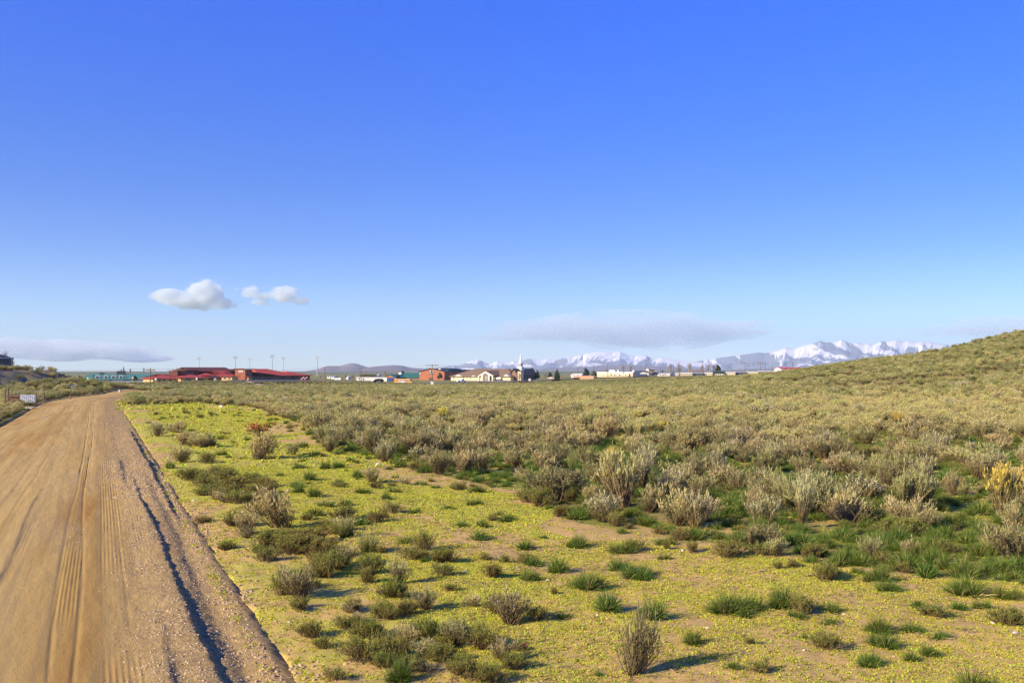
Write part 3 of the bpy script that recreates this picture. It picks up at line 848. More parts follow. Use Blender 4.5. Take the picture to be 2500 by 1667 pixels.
# ---- red-roofed school
S = Bld('school_building', 374, 455, 35, 'long low school with many red metal roofs and tan end walls', 'school')
S.block(374, 441, 0, 16, 923.5, 913, 'hip', 'tan_wall', 'red_roof', ov=1.0, wins=[(384, 392, 926, 931), (396, 404, 926, 931), (412, 420, 926, 931), (425, 430, 925, 934)])
S.block(441, 508, -5, 15, 921.8, 913.8, 'hip', 'tan_wall', 'red_roof', ov=1.0, wins=[(454, 466, 924, 931), (482, 498, 924, 930)])
S.block(434, 484, 12, 14, 904.6, 904, 'flat', 'maroon_and_shaded_red', 'maroon_and_shaded_red', wins=[(443, 449, 906.5, 911.5), (451, 457, 906.5, 911.5), (459, 465, 906.5, 911.5), (467, 473, 906.5, 911.5)])
S.block(470, 566, 16, 26, 906, 896.4, 'gable', 'maroon_and_shaded_red', 'maroon_and_shaded_red', ov=1.2)  # dark roof: same red metal, its shade put into the colour
S.block(488, 530, 6, 10, 917, 910, 'hip', 'maroon_and_shaded_red', 'red_roof', ov=.6)
S.block(527, 576, 3, 17, 917.5, 905.2, 'hip', 'brown_and_shaded_tan', 'red_roof', ov=.8)
S.block(508, 545, -3, 10, 921, 916.5, 'hip', 'brown_and_shaded_tan', 'maroon_and_shaded_red', ov=.6, wins=[(524, 530, 922, 929)])
def rot_about(u, v, deg):
    a = math.radians(deg); c, s_ = math.cos(a), math.sin(a)
    return lambda p: (u + (p[0] - u) * c - (p[1] - v) * s_, v + (p[0] - u) * s_ + (p[1] - v) * c, p[2])
Rt = rot_about(S.u(574, -2), -2, -47)
u0, u1, ze, zr = S.block(574, 600, -2, 7, 900.6, 900, 'flat', 'brick', 'maroon_and_shaded_red', wins=[(583, 586, 904, 908), (587.2, 590, 904, 908), (591.2, 594, 904, 908)], R=Rt, wmat='lamp_glass')
S.block(597, 636, 6, 18, 916, 900.5, 'shedr', 'maroon_and_shaded_red', 'maroon_and_shaded_red', ov=.4)  # maroon slope is a red roof with its shade painted in
S.block(604, 684, 1, 24, 917, 905.5, 'shedr', 'brown_and_shaded_tan', 'maroon_and_shaded_red', ov=.6, wins=[(620, 626, 921, 926), (640, 650, 921, 926)])  # sunless red slope and tan front, both darkened in the paint
Rt = rot_about(S.u(541, -7), -7, -47)
S.block(541, 568, -7, 6, 919, 918.4, 'flat', 'tan_wall', 'red_roof', ov=.8, wins=[(547, 552, 921.5, 926), (559, 563, 921.5, 926)], R=Rt)
Rt = rot_about(S.u(597, -5), -5, -47)
S.block(597, 607, -5, 4, 920, 919.2, 'flat', 'tan_wall', 'red_roof', ov=.6, wins=[(599.5, 604.5, 922.5, 926)], R=Rt)
S.block(640, 724, 7, 26, 916.5, 900.2, 'hip', 'brown_and_shaded_tan', 'red_roof', ov=1.0, wins=[(690, 694, 920, 925)], hipl=.1, hipr=10, doors=[(712, 716, 920, 928)])  # tan front wall browned to carry its shade
S.block(716, 757, 7, 22, 916, 905.8, 'hip', 'brown_and_shaded_tan', 'red_roof', ov=1.0, hipl=.1, hipr=8)

# ---- long green roofed building
S = Bld('long_hall', 203, 560, 10, 'long hall with a teal green metal roof and roof vents', 'hall')
u0, u1, ze, zr = S.block(203, 386, 0, 30, 925.4, 912.6, 'gable', 'grey_metal', 'green_roof', ov=.6, doors=[(268, 272, 926, 930)], wins=[(300, 320, 926, 929)])
for X_ in (238.5, 259, 277.5, 296):
    u = S.u(X_, 3); z_ = ze + (zr - ze) * 3 / 15
    vv = G().box(u - 1.0, u + 1.0, 2.2, 4.4, z_ - .6, z_ + 1.5).build('roof_vent', M['white_paint'], S.root)
    G().box(u - .7, u + .7, 2.14, 2.3, z_ - .1, z_ + 1.2).build('louver', M['dark_wall'], vv)
u = S.u(295, 14); G().box(u - 2.0, u + 2.2, 13, 16, zr - .3, zr + 1.7).build('roof_unit', M['dark_wall'], S.root)
u = S.u(248, 14); G().box(u - 1.0, u + 1.0, 13.5, 15.5, zr - .2, zr + .7).build('roof_unit', M['dark_wall'], S.root)
for X_ in (228.5, 232): 
    u = S.u(X_, 3); G().tube((u, 3, ze), (u, 3, ze + 2.6), .22).build('vent_pipe', M['dark_wall'], S.root)

# ---- steeple church
S = Bld('church', 1101, 640, -30, 'tan church with a wide brown hip roof and tall white steeple', 'church')
u0, u1, ze, zr = S.block(1101, 1246, 0, 27, 918.6, 900.2, 'hip', 'cream_wall', 'shingle', ov=1.0, hipl=9, hipr=9,
        wins=[(1107, 1109, 921, 926), (1131, 1133, 921, 925), (1139, 1141, 921, 925), (1148, 1150, 921, 925), (1208, 1210, 921, 925), (1225, 1227, 921, 925)])
# cross wing at the right end, its shaded walls painted brown
S.block(1246, 1262, 4, 24, 915.5, 899.5, 'gabley', 'brown_and_shaded_tan', 'shingle', ov=.8)
# small white gables on the front
for a, b, yp in ((1110, 1128, 914.5), (1151, 1161, 915.8), (1229, 1243, 913.2)):
    ua, ub = S.u(a, -1.2), S.u(b, -1.2); zp = S.z(yp, ua, -1.2)
    gb = G().poly([(ua, -1.4, ze), (ub, -1.4, ze), ((ua + ub) / 2, -1.4, zp), (ua, 3, ze), (ub, 3, ze), ((ua + ub) / 2, 5, zp)], [(0, 1, 2), (3, 5, 4), (0, 2, 5, 3), (1, 4, 5, 2), (0, 3, 4, 1)]).build('gable', M['white_paint'], S.root)
    G().poly([(ua + .9, -1.46, ze + .12), (ub - .9, -1.46, ze + .12), ((ua + ub) / 2, -1.46, zp - .5), (ua + .9, -1.38, ze + .12), (ub - .9, -1.38, ze + .12), ((ua + ub) / 2, -1.38, zp - .5)], [(0, 1, 2), (3, 5, 4), (0, 2, 5, 3), (1, 4, 5, 2), (0, 3, 4, 1)]).build('gable_panel', M['cream_wall'], gb)
# entrance portico
ua, ub = S.u(1167, -6), S.u(1203, -6); zb = S.z(917, ua, -6); zp = S.z(905.3, ua, -6)
um = (ua + ub) / 2; hw = (ub - ua) / 2
G().poly([(ua - .8, -6, zb), (ub + .8, -6, zb), (um, -6, zp), (ua - .8, -5.6, zb), (ub + .8, -5.6, zb), (um, -5.6, zp)], [(0, 1, 2), (3, 5, 4), (0, 2, 5, 3), (1, 4, 5, 2), (0, 3, 4, 1)]).build('pediment', M['white_paint'], S.root)
roof_geo(G(), ua, ub, -5.5, 8, zb + .1, zp + .15, 'gabley', .9).build('portico_roof', M['shingle'], S.root)
for f in (.03, .27, .73, .97):
    u = ua + (ub - ua) * f; G().box(u - .45, u + .45, -6, -5.1, -.8, zb).build('column', M['cream_wall'] if f in (.03, .97) else M['white_paint'], S.root)
G().box(ua, ub, -.5, -.1, -.8, zb).build('porch_wall', M['tan_wall'], S.root)
ag = G(); zc = zb - .4
pts = [(um - 1.9, 0)] + [(um + 1.9 * math.cos(math.pi - k * math.pi / 10), zc + 1.9 * math.sin(k * math.pi / 10)) for k in range(11)] + [(um + 1.9, 0)]
pts[0] = (um - 1.9, -.8); pts[-1] = (um + 1.9, -.8)
n_ = len(pts)
ag.poly([(p[0], -6.08, p[1]) for p in pts] + [(p[0], -5.55, p[1]) for p in pts], [tuple(range(n_)), tuple(range(n_, 2 * n_))[::-1]] + [(i, (i + 1) % n_, n_ + (i + 1) % n_, n_ + i) for i in range(n_)])
ag.build('entrance_arch', M['brown_and_shaded_tan'], S.root)
dr = G().box(um + .1, um + 1.5, -6.14, -6.0, -.8, zc - .3).build('door', M['white_paint'], S.root)
for k in (0, 1):
    G().box(um + .25 + k * .65, um + .72 + k * .65, -6.18, -6.1, .3, zc - .6).build('glass_pane', M['glass'], dr)
u = S.u(1206, -4); u2 = S.u(1222, -4)
G().box(u, u2, -4, -3.6, S.z(926, u, -4), S.z(920.5, u, -4)).build('screen_wall', M['white_paint'], S.root)
u = S.u(1259, -.5); u2 = S.u(1267, -.5)
G().box(u, u2, 2, 5, -.8, S.z(907, u, 2)).build('corner_tower', M['cream_wall'], S.root)
# steeple
su, sv = S.u(1271.3, 12), 12.0
def ring(z, r, n=8): return [(su + r * math.cos(2 * math.pi * (k + .5) / n), sv + r * math.sin(2 * math.pi * (k + .5) / n), z) for k in range(n)]
def loft(levels, n=8):
    V = []; F = []
    for z, r in levels: V += ring(z, r, n)
    for i in range(len(levels) - 1):
        for k in range(n): F.append((i * n + k, i * n + (k + 1) % n, (i + 1) * n + (k + 1) % n, (i + 1) * n + k))
    F.append(tuple(range(n))[::-1]); F.append(tuple(range((len(levels) - 1) * n, len(levels) * n)))
    return G().poly(V, F)
Z = lambda Y: S.z(Y, su, sv)
st = G().box(su - 1.7, su + 1.7, sv - 1.7, sv + 1.7, Z(905), Z(895.8)).build('steeple', M['white_paint'], S.root)
loft([(Z(895.8), 1.75), (Z(895.2), 1.75), (Z(895.2), 1.25), (Z(886.5), 1.2), (Z(886.5), 1.55), (Z(885.6), 1.55), (Z(885.6), 1.05), (Z(882.5), .9), (Z(880), .62), (Z(861.5), .05)]).build('spire', M['white_paint'], st)
for k in range(8):
    a = 2 * math.pi * k / 8
    cx_, cy_ = su + 1.17 * math.cos(a), sv + 1.17 * math.sin(a)
    Rr_ = rot_about(cx_, cy_, math.degrees(a))
    G().box(cx_ - .04, cx_ + .06, cy_ - .28, cy_ + .28, Z(893.8), Z(888.3), Rr_).build('louver', M['brown_and_shaded_tan'], st)

# ---- brick gym and green roofed brick school right of the hills
S = Bld('brick_gym', 1024, 700, -30, 'tall brick gym with a dark green low gable roof beside the church', 'gym')
S.block(1024, 1085, 0, 30, 906.5, 898.6, 'gabley', 'brick', 'dark_green_roof', ov=.8, wins=[(1048, 1051.5, 907, 915), (1057, 1060, 906.5, 915)], doors=[(1047, 1057, 922, 928), (1083, 1084.5, 921, 928)])
S.block(1084.5, 1094, 8, 30, 907, 902, 'flat', 'maroon_and_shaded_red', 'dark_green_roof', ov=.5)  # gym's shaded right side, put in as a dark maroon flank
for X_, Y_ in ((1051.5, 901), (1063, 900.5), (1075, 900.5)):
    u = S.u(X_, 4); z_ = S.z(Y_, u, 4); G().box(u - .8, u + .8, 3, 4.6, z_ - 1.6, z_ + .3).build('roof_vent', M['white_paint'], S.root)
G().box(S.u(1026, -.1), S.u(1027.6, -.1), -.5, 0, S.z(913, 0, 0), S.z(909.5, 0, 0)).build('wall_lamp', M['white_paint'], S.root)
S = Bld('brick_school', 936, 790, -30, 'low brick school with a bright green roof left of the brick gym', 'school')
S.block(936, 966, 0, 24, 922, 913.8, 'gabley', 'brick', 'deep_green_roof', ov=.8)
S.block(955, 1030, 12, 22, 920.5, 910.8, 'hip', 'brown_and_shaded_tan', 'deep_green_roof', ov=1.2, hipl=3, hipr=3, wins=[(975, 985, 922, 926), (1000, 1008, 922, 926)])
for X_ in (948, 950.3): G().box(S.u(X_), S.u(X_ + 1.2), -.06, .1, .5, 2.2).build('window', M['glass'], S.root)
u = S.u(978, 20); G().box(u - 1.4, u + 1.2, 19, 21, S.z(914, u, 20), S.z(909.3, u, 20)).build('roof_unit', M['white_paint'], S.root)

def simple(name, X0, X1, d, ang, depth, Ye, Yr, kind, wall, roof, label, cat='building', wins=(), doors=(), group=None, ov=.3, wmat='glass'):
    S = Bld(name, X0, d, ang, label, cat, group)
    S.block(X0, X1, 0, depth, Ye, Yr, kind, wall, roof, ov=ov, wins=wins, doors=doors, wmat=wmat)
    return S
simple('portable_building', 870, 906, 640, -22, 8, 921.5, 920.6, 'flat', 'grey_metal', 'white_paint', 'grey portable building with flat white roof, left one of the two', 'building', doors=[(886, 889, 923, 928)], wins=[(875, 880, 923, 926)])
simple('portable_building', 906, 944, 620, -22, 10, 922, 921.2, 'flat', 'white_paint', 'white_paint', 'white portable building right of the grey one, before the brick school', 'building', doors=[(932, 934.5, 924, 929)], wins=[(915, 919, 924, 926.5)])
simple('house', 886, 897, 900, 15, 9, 917, 912, 'gabley', 'brown_and_shaded_tan', 'shingle', 'small house with a pointed brown roof above the portable buildings', 'house', wins=[(889, 891, 914.5, 916)])
simple('house', 911, 922, 950, -20, 8, 916, 913.6, 'gable', 'white_paint', 'white_paint', 'small white low house left of the brick school, beyond the portable buildings', 'house', wins=[(914, 916, 916, 918)])
simple('shed', 799, 806, 900, -25, 6, 919, 917.5, 'gable', 'white_paint', 'grey_metal', 'tiny white shed just left of the white gabled one right of the red school', 'shed', doors=[(801, 803, 920, 922)])
simple('shed', 808, 815, 850, -25, 6, 919.5, 917, 'gable', 'white_paint', 'grey_metal', 'white gabled shed right of the red-roofed school and the tiny shed', 'shed', doors=[(810, 812, 920, 922)])
simple('shed', 845, 850, 800, -25, 5, 919.5, 918, 'gable', 'white_paint', 'white_paint', 'single white shed between two brown leafless trees', 'shed', doors=[(846, 847.5, 920.5, 922)])
simple('trailer', 816, 832, 760, -18, 3, 922.8, 922.2, 'flat', 'white_paint', 'white_paint', 'long low white trailer in the lot right of the red school', 'trailer', wins=[(819, 821, 923.3, 924.6), (826, 828, 923.3, 924.6)])
simple('shed', 1292, 1304, 760, -25, 7, 910.5, 906.5, 'gable', 'white_paint', 'white_paint', 'white shed behind the dark side of the church', 'shed', wins=[(1296, 1299, 908, 910)], doors=[(1300, 1302, 911, 914)])
simple('shed', 1394, 1420, 700, -28, 10, 914.5, 911.4, 'gable', 'white_paint', 'white_paint', 'low white shed with open end left of the pine beside the warehouse', 'shed', doors=[(1409, 1413, 916, 920)], wins=[(1398, 1401, 916, 918)])
S = simple('warehouse', 1458, 1545, 660, -28, 24, 909.5, 907.8, 'flat', 'cream_wall', 'white_paint', 'long cream warehouse with a white roof edge and dark right side', 'warehouse', wins=[(1490, 1494, 913, 916)], doors=[(1535, 1539, 913, 920)])
G().box(S.u(1458, -.4), S.u(1545, -.4), -.35, -.02, S.z(912, 20, 0), S.z(909.6, 20, 0)).build('fascia', M['white_paint'], S.root)
for X_, w in ((1491, 1.6), (1496, 1.4), (1500, 1.4), (1510, 1.0), (1547.5, .9)):
    u = S.u(X_, 10); G().box(u - w / 2, u + w / 2, 9, 10.5, S.z(908, u, 10), S.z(903.2, u, 10)).build('roof_vent', M['white_paint'], S.root)
simple('warehouse_shaded_side', 1546, 1566, 690, -24, 14, 907.5, 905, 'gable', 'dark_wall', 'dark_wall', 'shaded right side of the cream warehouse, the shade put in as dark paint', 'building', wins=[(1555, 1558, 908.5, 911)], doors=[(1556, 1562, 914.5, 918)], wmat='glass')  # stands for the warehouse's shaded side, shade put into the wall colour
simple('house', 1576, 1584, 900, -20, 7, 901.2, 898.4, 'gabley', 'white_paint', 'grey_metal', 'small white gabled house on the rise right of the warehouse', 'house', wins=[(1579, 1581, 901.5, 903)])
simple('shed', 1585, 1598, 905, -12, 7, 901.4, 900.4, 'flat', 'dark_wall', 'grey_metal', 'low dark shed touching the small white gabled house', 'shed', doors=[(1589, 1592, 902, 905)])
simple('white_office', 1605, 1636, 690, -24, 12, 911, 908.8, 'gable', 'white_paint', 'grey_metal', 'low white building with grey roof left of the tall leafless trees', 'building', wins=[(1611, 1614, 913, 915.5), (1622, 1626, 913, 915.5)], doors=[(1618, 1620, 913, 917)])
hm = 'row of low mobile homes below the slope'
for (a, b, wl, rf, kd, ye, yr, lab) in ((1648, 1657, 'white_paint', 'white_paint', 'flat', 911, 910.6, 'narrow white mobile home, leftmost of the row by the leafless trees'),
        (1660, 1690, 'cream_wall', 'white_paint', 'gable', 911, 909, 'cream mobile home with white roof second from the left of the row'),
        (1693, 1716, 'dark_wall', 'grey_metal', 'gable', 910.4, 908, 'dark mobile home between two cream ones in the row'),
        (1717, 1739, 'cream_wall', 'white_paint', 'gable', 910.5, 908.6, 'cream mobile home between the dark one and the green roof'),
        (1741, 1768, 'cream_wall', 'dark_green_roof', 'gable', 911, 905.5, 'mobile home with a dark green roof below the round evergreen'),
        (1769, 1795, 'cream_wall', 'white_paint', 'gable', 908.8, 907.4, 'cream mobile home with a line of windows right of the green roof'),
        (1796, 1820, 'dark_wall', 'grey_metal', 'gable', 908, 906.8, 'dark mobile home with narrow windows toward the right of the row'),
        (1821, 1851, 'cream_wall', 'white_paint', 'gable', 907.6, 906.4, 'cream mobile home with small windows second from the right of the row'),
        (1852, 1890, 'dark_wall', 'white_paint', 'gable', 906.4, 905.2, 'rightmost mobile home, only its white roof above the brush')):
    n_ = max(2, int((b - a) / 5))
    ws = [(a + (b - a) * (k + .3) / n_, a + (b - a) * (k + .65) / n_, ye + 1.6, ye + 4.4) for k in range(n_)]
    simple('mobile_home', a, b, 640, -14, 5, ye, yr, kd, wl, rf, lab, 'mobile home', wins=ws, group=hm)
S = simple('red_roof_barn', 1907, 1934, 850, 12, 12, 899.5, 896.2, 'gable', 'white_paint', 'red_paint', 'barn with a red roof and white end left of the far slope', 'barn', wins=[(1915, 1919, 900.5, 902)])
simple('red_roof_barn', 1944, 1962, 860, 12, 12, 899.5, 896.8, 'gable', 'maroon_and_shaded_red', 'red_paint', 'smaller red-roofed barn half hidden behind the slope', 'barn', doors=[(1950, 1953, 900.5, 903)])
S = Bld('dark_house', -20, 195, 40, 'dark blue-grey house with a hip roof above the spoil mound', 'house')
S.block(-60, 27, 0, 14, 873.6, 864.5, 'hip', 'house_wall', 'dark_wall', ov=.35, hipl=6, hipr=5)
G().box(S.u(-60, -.72), S.u(27, -.72) + .5, -.78, -.6, S.z(876, 8, 0), S.z(873.6, 8, 0)).build('gutter', M['trim'], S.root)

# ---- roads of the town
strip('road', [(wx(560, 372), 372), (wx(740, 405), 405), (wx(950, 440), 440), (wx(1100, 520), 520), (wx(1250, 590), 590), (wx(1450, 618), 618), (wx(1700, 610), 610)], 10, M['asphalt'], 'grey road on a low bank in front of the church', 1.0, 4.0)
TOWNROAD = [(wx(560, 372), 372), (wx(740, 405), 405), (wx(950, 440), 440), (wx(1100, 520), 520), (wx(1250, 590), 590), (wx(1450, 618), 618), (wx(1700, 610), 610)]
strip('gravel_lot', [(wx(1165, 606), 606), (wx(1300, 605), 605)], 14, M['trail'], 'pale lot in front of the church entrance', .5, 4.0)

# ---- trees
def crown_clumps(g_, cx, cy, cz, rx, rz, n, size, shape):
    P = []; S_ = []
    while len(P) < n:
        p = g_.uniform(-1, 1, 3)
        if shape == 'cone': ok = np.hypot(p[0], p[1]) < (1 - (p[2] + 1) / 2) ** .75 * (.8 + .2 * math.sin(p[2] * 9)) and True
        else: ok = np.linalg.norm(p) < .75 + .25 * math.sin(p[0] * 4 + p[2] * 3)
        if ok: P.append((cx + p[0] * rx, cy + p[1] * rx, cz + p[2] * rz))
    P = np.array(P); D = dirs(len(P), g_, math.pi)
    return leaves(P, D, size * (.6 + .8 * g_.random(len(P))), size * .55 * (.6 + .8 * g_.random(len(P))), g_, g_.random(len(P)))
EVER = {}
def evergreen(X, Yb, Yt, w, d, label, shape='cone', mat='needle', seed=1):
    x = wx(X, d); h = (Yb - Yt) / FPX * d + .5; r = w / 2 / FPX * d; zb = wz(Yb, d) - .5
    g_ = np.random.default_rng(seed)
    t = empty('pine_tree' if shape == 'cone' else 'round_tree', (x, d, zb)); tag(t, label, 'tree', 'trees in the town')
    G().tube((0, 0, 0), (0, 0, h * .8), r * .10, r * .04).build('trunk', M['bark'], t)
    V, F, a, b = crown_clumps(g_, 0, 0, h * .57, r, h * .45, 900, r * .32, shape)
    new_obj('crown', np_mesh('crown', V, F, False, M[mat]), t)
def bare_tree(X, Yb, Yt, w, d, label, seed=1, name='bare_tree', col='bare_branch', poplar=False):
    x = wx(X, d); h = (Yb - Yt) / FPX * d + .5; r = w / 2 / FPX * d; zb = wz(Yb, d) - .5
    g_ = np.random.default_rng(seed)
    t = empty('poplar_tree' if poplar else name, (x, d, zb)); tag(t, label, 'tree', 'leafless trees in the town')
    G().tube((0, 0, 0), (0, 0, h * .75), r * .07 + .05, .05).build('trunk', M['bark'], t)
    n = 60
    k = .15 + .8 * g_.random(n) ** 1.1; P = np.c_[np.zeros((n, 2)), k * h * .72]
    D = dirs(n, g_, .35 if poplar else .95); L = (h * (1 - k * .75)) * (.30 + .25 * g_.random(n)) * (.9 if poplar else 1.1)
    L = np.minimum(L, r / np.maximum(np.hypot(D[:, 0], D[:, 1]), .08) * .95)
    bend = np.c_[np.zeros((n, 2)), L * .25]
    s1 = ribbons(P, D, L, np.full(n, .10), bend, 3, g_, .3)
    m = n * 14; i = np.repeat(np.arange(n), 14); kk = .25 + .75 * g_.random(m)
    P2_ = P[i] + D[i] * (L[i] * kk)[:, None] + bend[i] * (kk ** 2)[:, None]
    D2 = jitter(D[i] + np.array([0, 0, .5]), g_, .4)
    s2 = ribbons(P2_, D2, L[i] * .28 * (.5 + g_.random(m)), np.full(m, .05), np.zeros((m, 3)), 1, g_, .3)
    V, F, a, b = join([s1[:4], s2[:4]])
    new_obj('crown', np_mesh('crown', V, F, False, M[col]), t)
evergreen(1312, 923, 902, 15, 640, 'dark pine with a bare lower trunk right of the church', seed=1)
evergreen(1360, 926, 900, 19, 600, 'largest dark pine, standing alone between church and warehouse', seed=2)
evergreen(1431, 920, 898.5, 17, 620, 'dark pine touching the left end of the warehouse', seed=3, shape='round')
evergreen(1450, 920, 905, 14, 640, 'lower dark bush-like evergreen overlapping the warehouse corner', 'round', seed=4)
evergreen(972, 928, 911, 13, 600, 'narrow dark evergreen in front of the brick school', 'cone', seed=5)
evergreen(983.5, 914, 904.5, 9, 900, 'small dark tree above the green roof of the brick school', 'round', seed=6)
evergreen(1753, 908, 890, 15, 650, 'round dark evergreen above the mobile home with the green roof', 'round', seed=7)
evergreen(330, 929, 917, 12, 470, 'round dark olive tree before the teal roofed hall', 'round', 'olive_crown', seed=8)
evergreen(196, 930, 917.5, 15, 520, 'dark bushy tree at the left end of the teal roofed hall', 'round', seed=9)
evergreen(1074, 926, 909, 14, 640, 'rusty olive tree in front of the brick gym', 'round', 'olive_crown', seed=10)
evergreen(1102, 926, 910, 11, 650, 'dark tree at the dark right side of the brick gym', 'round', 'olive_crown', seed=11)
evergreen(1617, 910, 902.5, 6, 800, 'small dark conical tree above the low white building', 'cone', seed=12)
evergreen(1343, 924, 907.5, 13, 640, 'dark twiggy round tree left of the largest pine', 'round', 'olive_crown', seed=13)
for i, (X, Yb, Yt, w, d, pop, lab) in enumerate([(296, 915, 898, 4, 620, 1, 'short leafless poplar behind the roof unit of the teal hall'), (302, 915, 890.5, 4.5, 620, 1, 'tallest leafless poplar behind the teal roofed hall'),
        (318, 915, 895, 6, 620, 1, 'middle leafless poplar behind the teal roofed hall'), (351, 915, 893.5, 6.5, 620, 1, 'rightmost leafless poplar, above the end of the teal hall'),
        (12, 905, 848, 16, 260, 0, 'tall bare tree behind the dark house'), (30, 900, 868, 10, 262, 0, 'thin bare tree at the right corner of the dark house'),
        (844, 925, 910.5, 17, 650, 0, 'brown leafless tree left of the white shed'), (861, 926, 910.5, 18, 640, 0, 'brown leafless tree right of the white shed'), (783, 924, 914, 12, 650, 0, 'low brown leafless tree just right of the red school'),
        (941, 919, 903, 17, 820, 0, 'pinkish bare tree behind the brick school gable'), (1268, 928, 905, 24, 590, 0, 'reddish-brown leafless shrub tree against the dark church side'), (1331, 922, 906, 12, 650, 0, 'brown leafless tree between the two pines'),
        (1300, 905, 893, 16, 800, 0, 'faint bare tree behind the white shed by the church'), (1480, 910, 897.5, 15, 780, 0, 'low reddish bare tree behind the warehouse roof'), (1522, 908, 886, 20, 780, 0, 'left of two tall bare trees behind the warehouse'),
        (1540, 908, 888, 20, 780, 0, 'right of two tall bare trees behind the warehouse'), (1637, 917, 882, 13, 640, 0, 'dense brown tree with a pole in front, right of the low white building'), (1657, 914, 878.5, 16, 660, 0, 'tall pale bare tree above the narrow white mobile home'),
        (1684, 911, 881, 18, 680, 0, 'pale bare tree above the cream mobile home'), (1714, 908, 887, 17, 690, 0, 'thin bare tree above the dark mobile home'), (1729, 908, 884, 14, 690, 0, 'bare tree left of the one beside the round evergreen'), (1742, 907, 886, 13, 690, 0, 'bare tree touching the round evergreen')]):
    bare_tree(X, Yb, Yt, w, d, lab, 50 + i, poplar=bool(pop))
# hedge-like brown scrub between the far trees
for i, (X, Yb, Yt, w, d, lab) in enumerate([(1590, 914, 905, 30, 760, 'brown scrubby thicket below the small white gabled house'), (1700, 911, 901, 40, 700, 'brown scrubby thicket behind the mobile homes'), (900, 921, 913, 40, 860, 'grey-green thicket around the small houses')]):
    g_ = np.random.default_rng(300 + i); x = wx(X, d); r = w / 2 / FPX * d; h = (Yb - Yt) / FPX * d
    n = 1500
    P = np.c_[g_.uniform(-r, r, n), g_.normal(size=n) * 3, g_.random(n) * h * (.5 + .5 * vnoise(g_.uniform(-r, r, n), np.zeros(n)))]
    V, F, a, b = leaves(P, dirs(n, g_, 1.2), np.full(n, .9), np.full(n, .3), g_, g_.random(n))
    o = new_obj('thicket', np_mesh('thicket', V, F, False, M['bare_branch'] if i < 2 else M['olive_crown'])); o.location = (x, d, wz(Yb, d)); tag(o, lab, 'thicket')

# ---- floodlight masts of the sports field
fl = None
for i, (X, Yt, d, lab) in enumerate([(486, 872.5, 900, 'floodlight mast left of all the others, above the left red roofs'), (574.5, 870, 860, 'floodlight mast rising beside the red tower of the school'), (609.5, 875, 960, 'shorter floodlight mast just right of the red tower'),
        (664.5, 867, 830, 'tallest floodlight mast, above the big right red roof'), (691.5, 872.5, 950, 'thinner floodlight mast right of the tallest one'), (774.5, 870, 850, 'floodlight mast standing clear right of the red school')]):
    x = wx(X, d); zt = wz(Yt, d); zb = hz(x, d) - .5; h = zt - zb; w = 5.6 / FPX * d * (1 if i not in (4,) else .8)
    t = empty('floodlight_mast', (x, d, zb), .2 * math.sin(i * 2.3)); tag(t, lab, 'floodlight', 'floodlight masts of the sports field')
    G().tube((0, 0, 0), (0, 0, h), .42, .26).build('mast', M['galv'], t)
    for j, zz in enumerate((h - .2, h - 1.6)):
        ww = w * (1 - .25 * j); cb = G().box(-ww, ww, -.12, .12, zz - .18, zz + .18).build('crossbar', M['galv'], t)
        for k in range(5):
            u = -ww + 2 * ww * k / 4; G().box(u - .28, u + .28, -.42, .1, zz - .15, zz + .38).build('lamp', M['galv' if (k + j) % 3 else 'lamp_glass'], cb)

# ---- utility poles and their wires
POLES = [(-170, 896, 960, 240, 1, None), (367, 898, 953, 235, 1, 'wooden utility pole, left one of the pair before the red roofs'), (432, 898, 955, 238, 1, 'wooden utility pole, right one of the pair before the red roofs'), (793, 895, 943, 300, 0, 'single wooden pole right of the red-roofed school'),
         (1055, 889, 934, 420, 2, 'utility pole with crossarms and transformers before the brick gym'), (1272, 897, 929, 520, 0, 'dark pole before the dark side of the church'), (1450, 890, 923, 560, 0, 'tall wooden pole at the left end of the warehouse'),
         (1484, 889, 920, 600, 0, 'thin pole before the middle of the warehouse'), (1411, 897, 914, 760, 0, 'short pole left of the pine beside the warehouse'), (1576, 886, 918, 690, 0, 'tall pole right of the dark warehouse side'), (1501, 896, 909, 780, 0, 'short pole above the warehouse roof vents'),
         (1644, 888, 918, 600, 0, 'pale pole in front of the dense brown tree'), (1715, 885, 909, 760, 0, 'pole among the bare trees behind the mobile homes'), (1787, 888, 905, 820, 1, 'faint pole with crossarm left of the two darker poles'), (1819, 884.5, 905, 800, 1, 'dark pole with crossarm, left of the transformer pole'),
         (1856, 883, 905, 780, 2, 'pole carrying a white transformer before the snowy range'), (1869, 886, 904, 800, 1, 'brown pole with crossarm right beside the transformer pole'), (1885, 889, 905, 830, 0, 'short thin pole right of the transformer pole'), (1934, 884, 900, 880, 1, 'pole with crossarm above the red-roofed barn'),
         (879, 898, 926, 560, 0, 'left of two twin poles above the portable buildings'), (883, 898, 926, 566, 0, 'right of two twin poles above the portable buildings'), (105, 900.5, 912, 420, 1, 'distant pole top with crossarm just above the spoil mound'),
         (1612, 893, 912, 760, 0, 'left of two thin poles above the low white building'), (1621, 893, 912, 760, 0, 'right of two thin poles above the low white building'), (1565, 893, 906, 800, 0, 'short thin pole behind the dark warehouse side')]
PTOP = {}
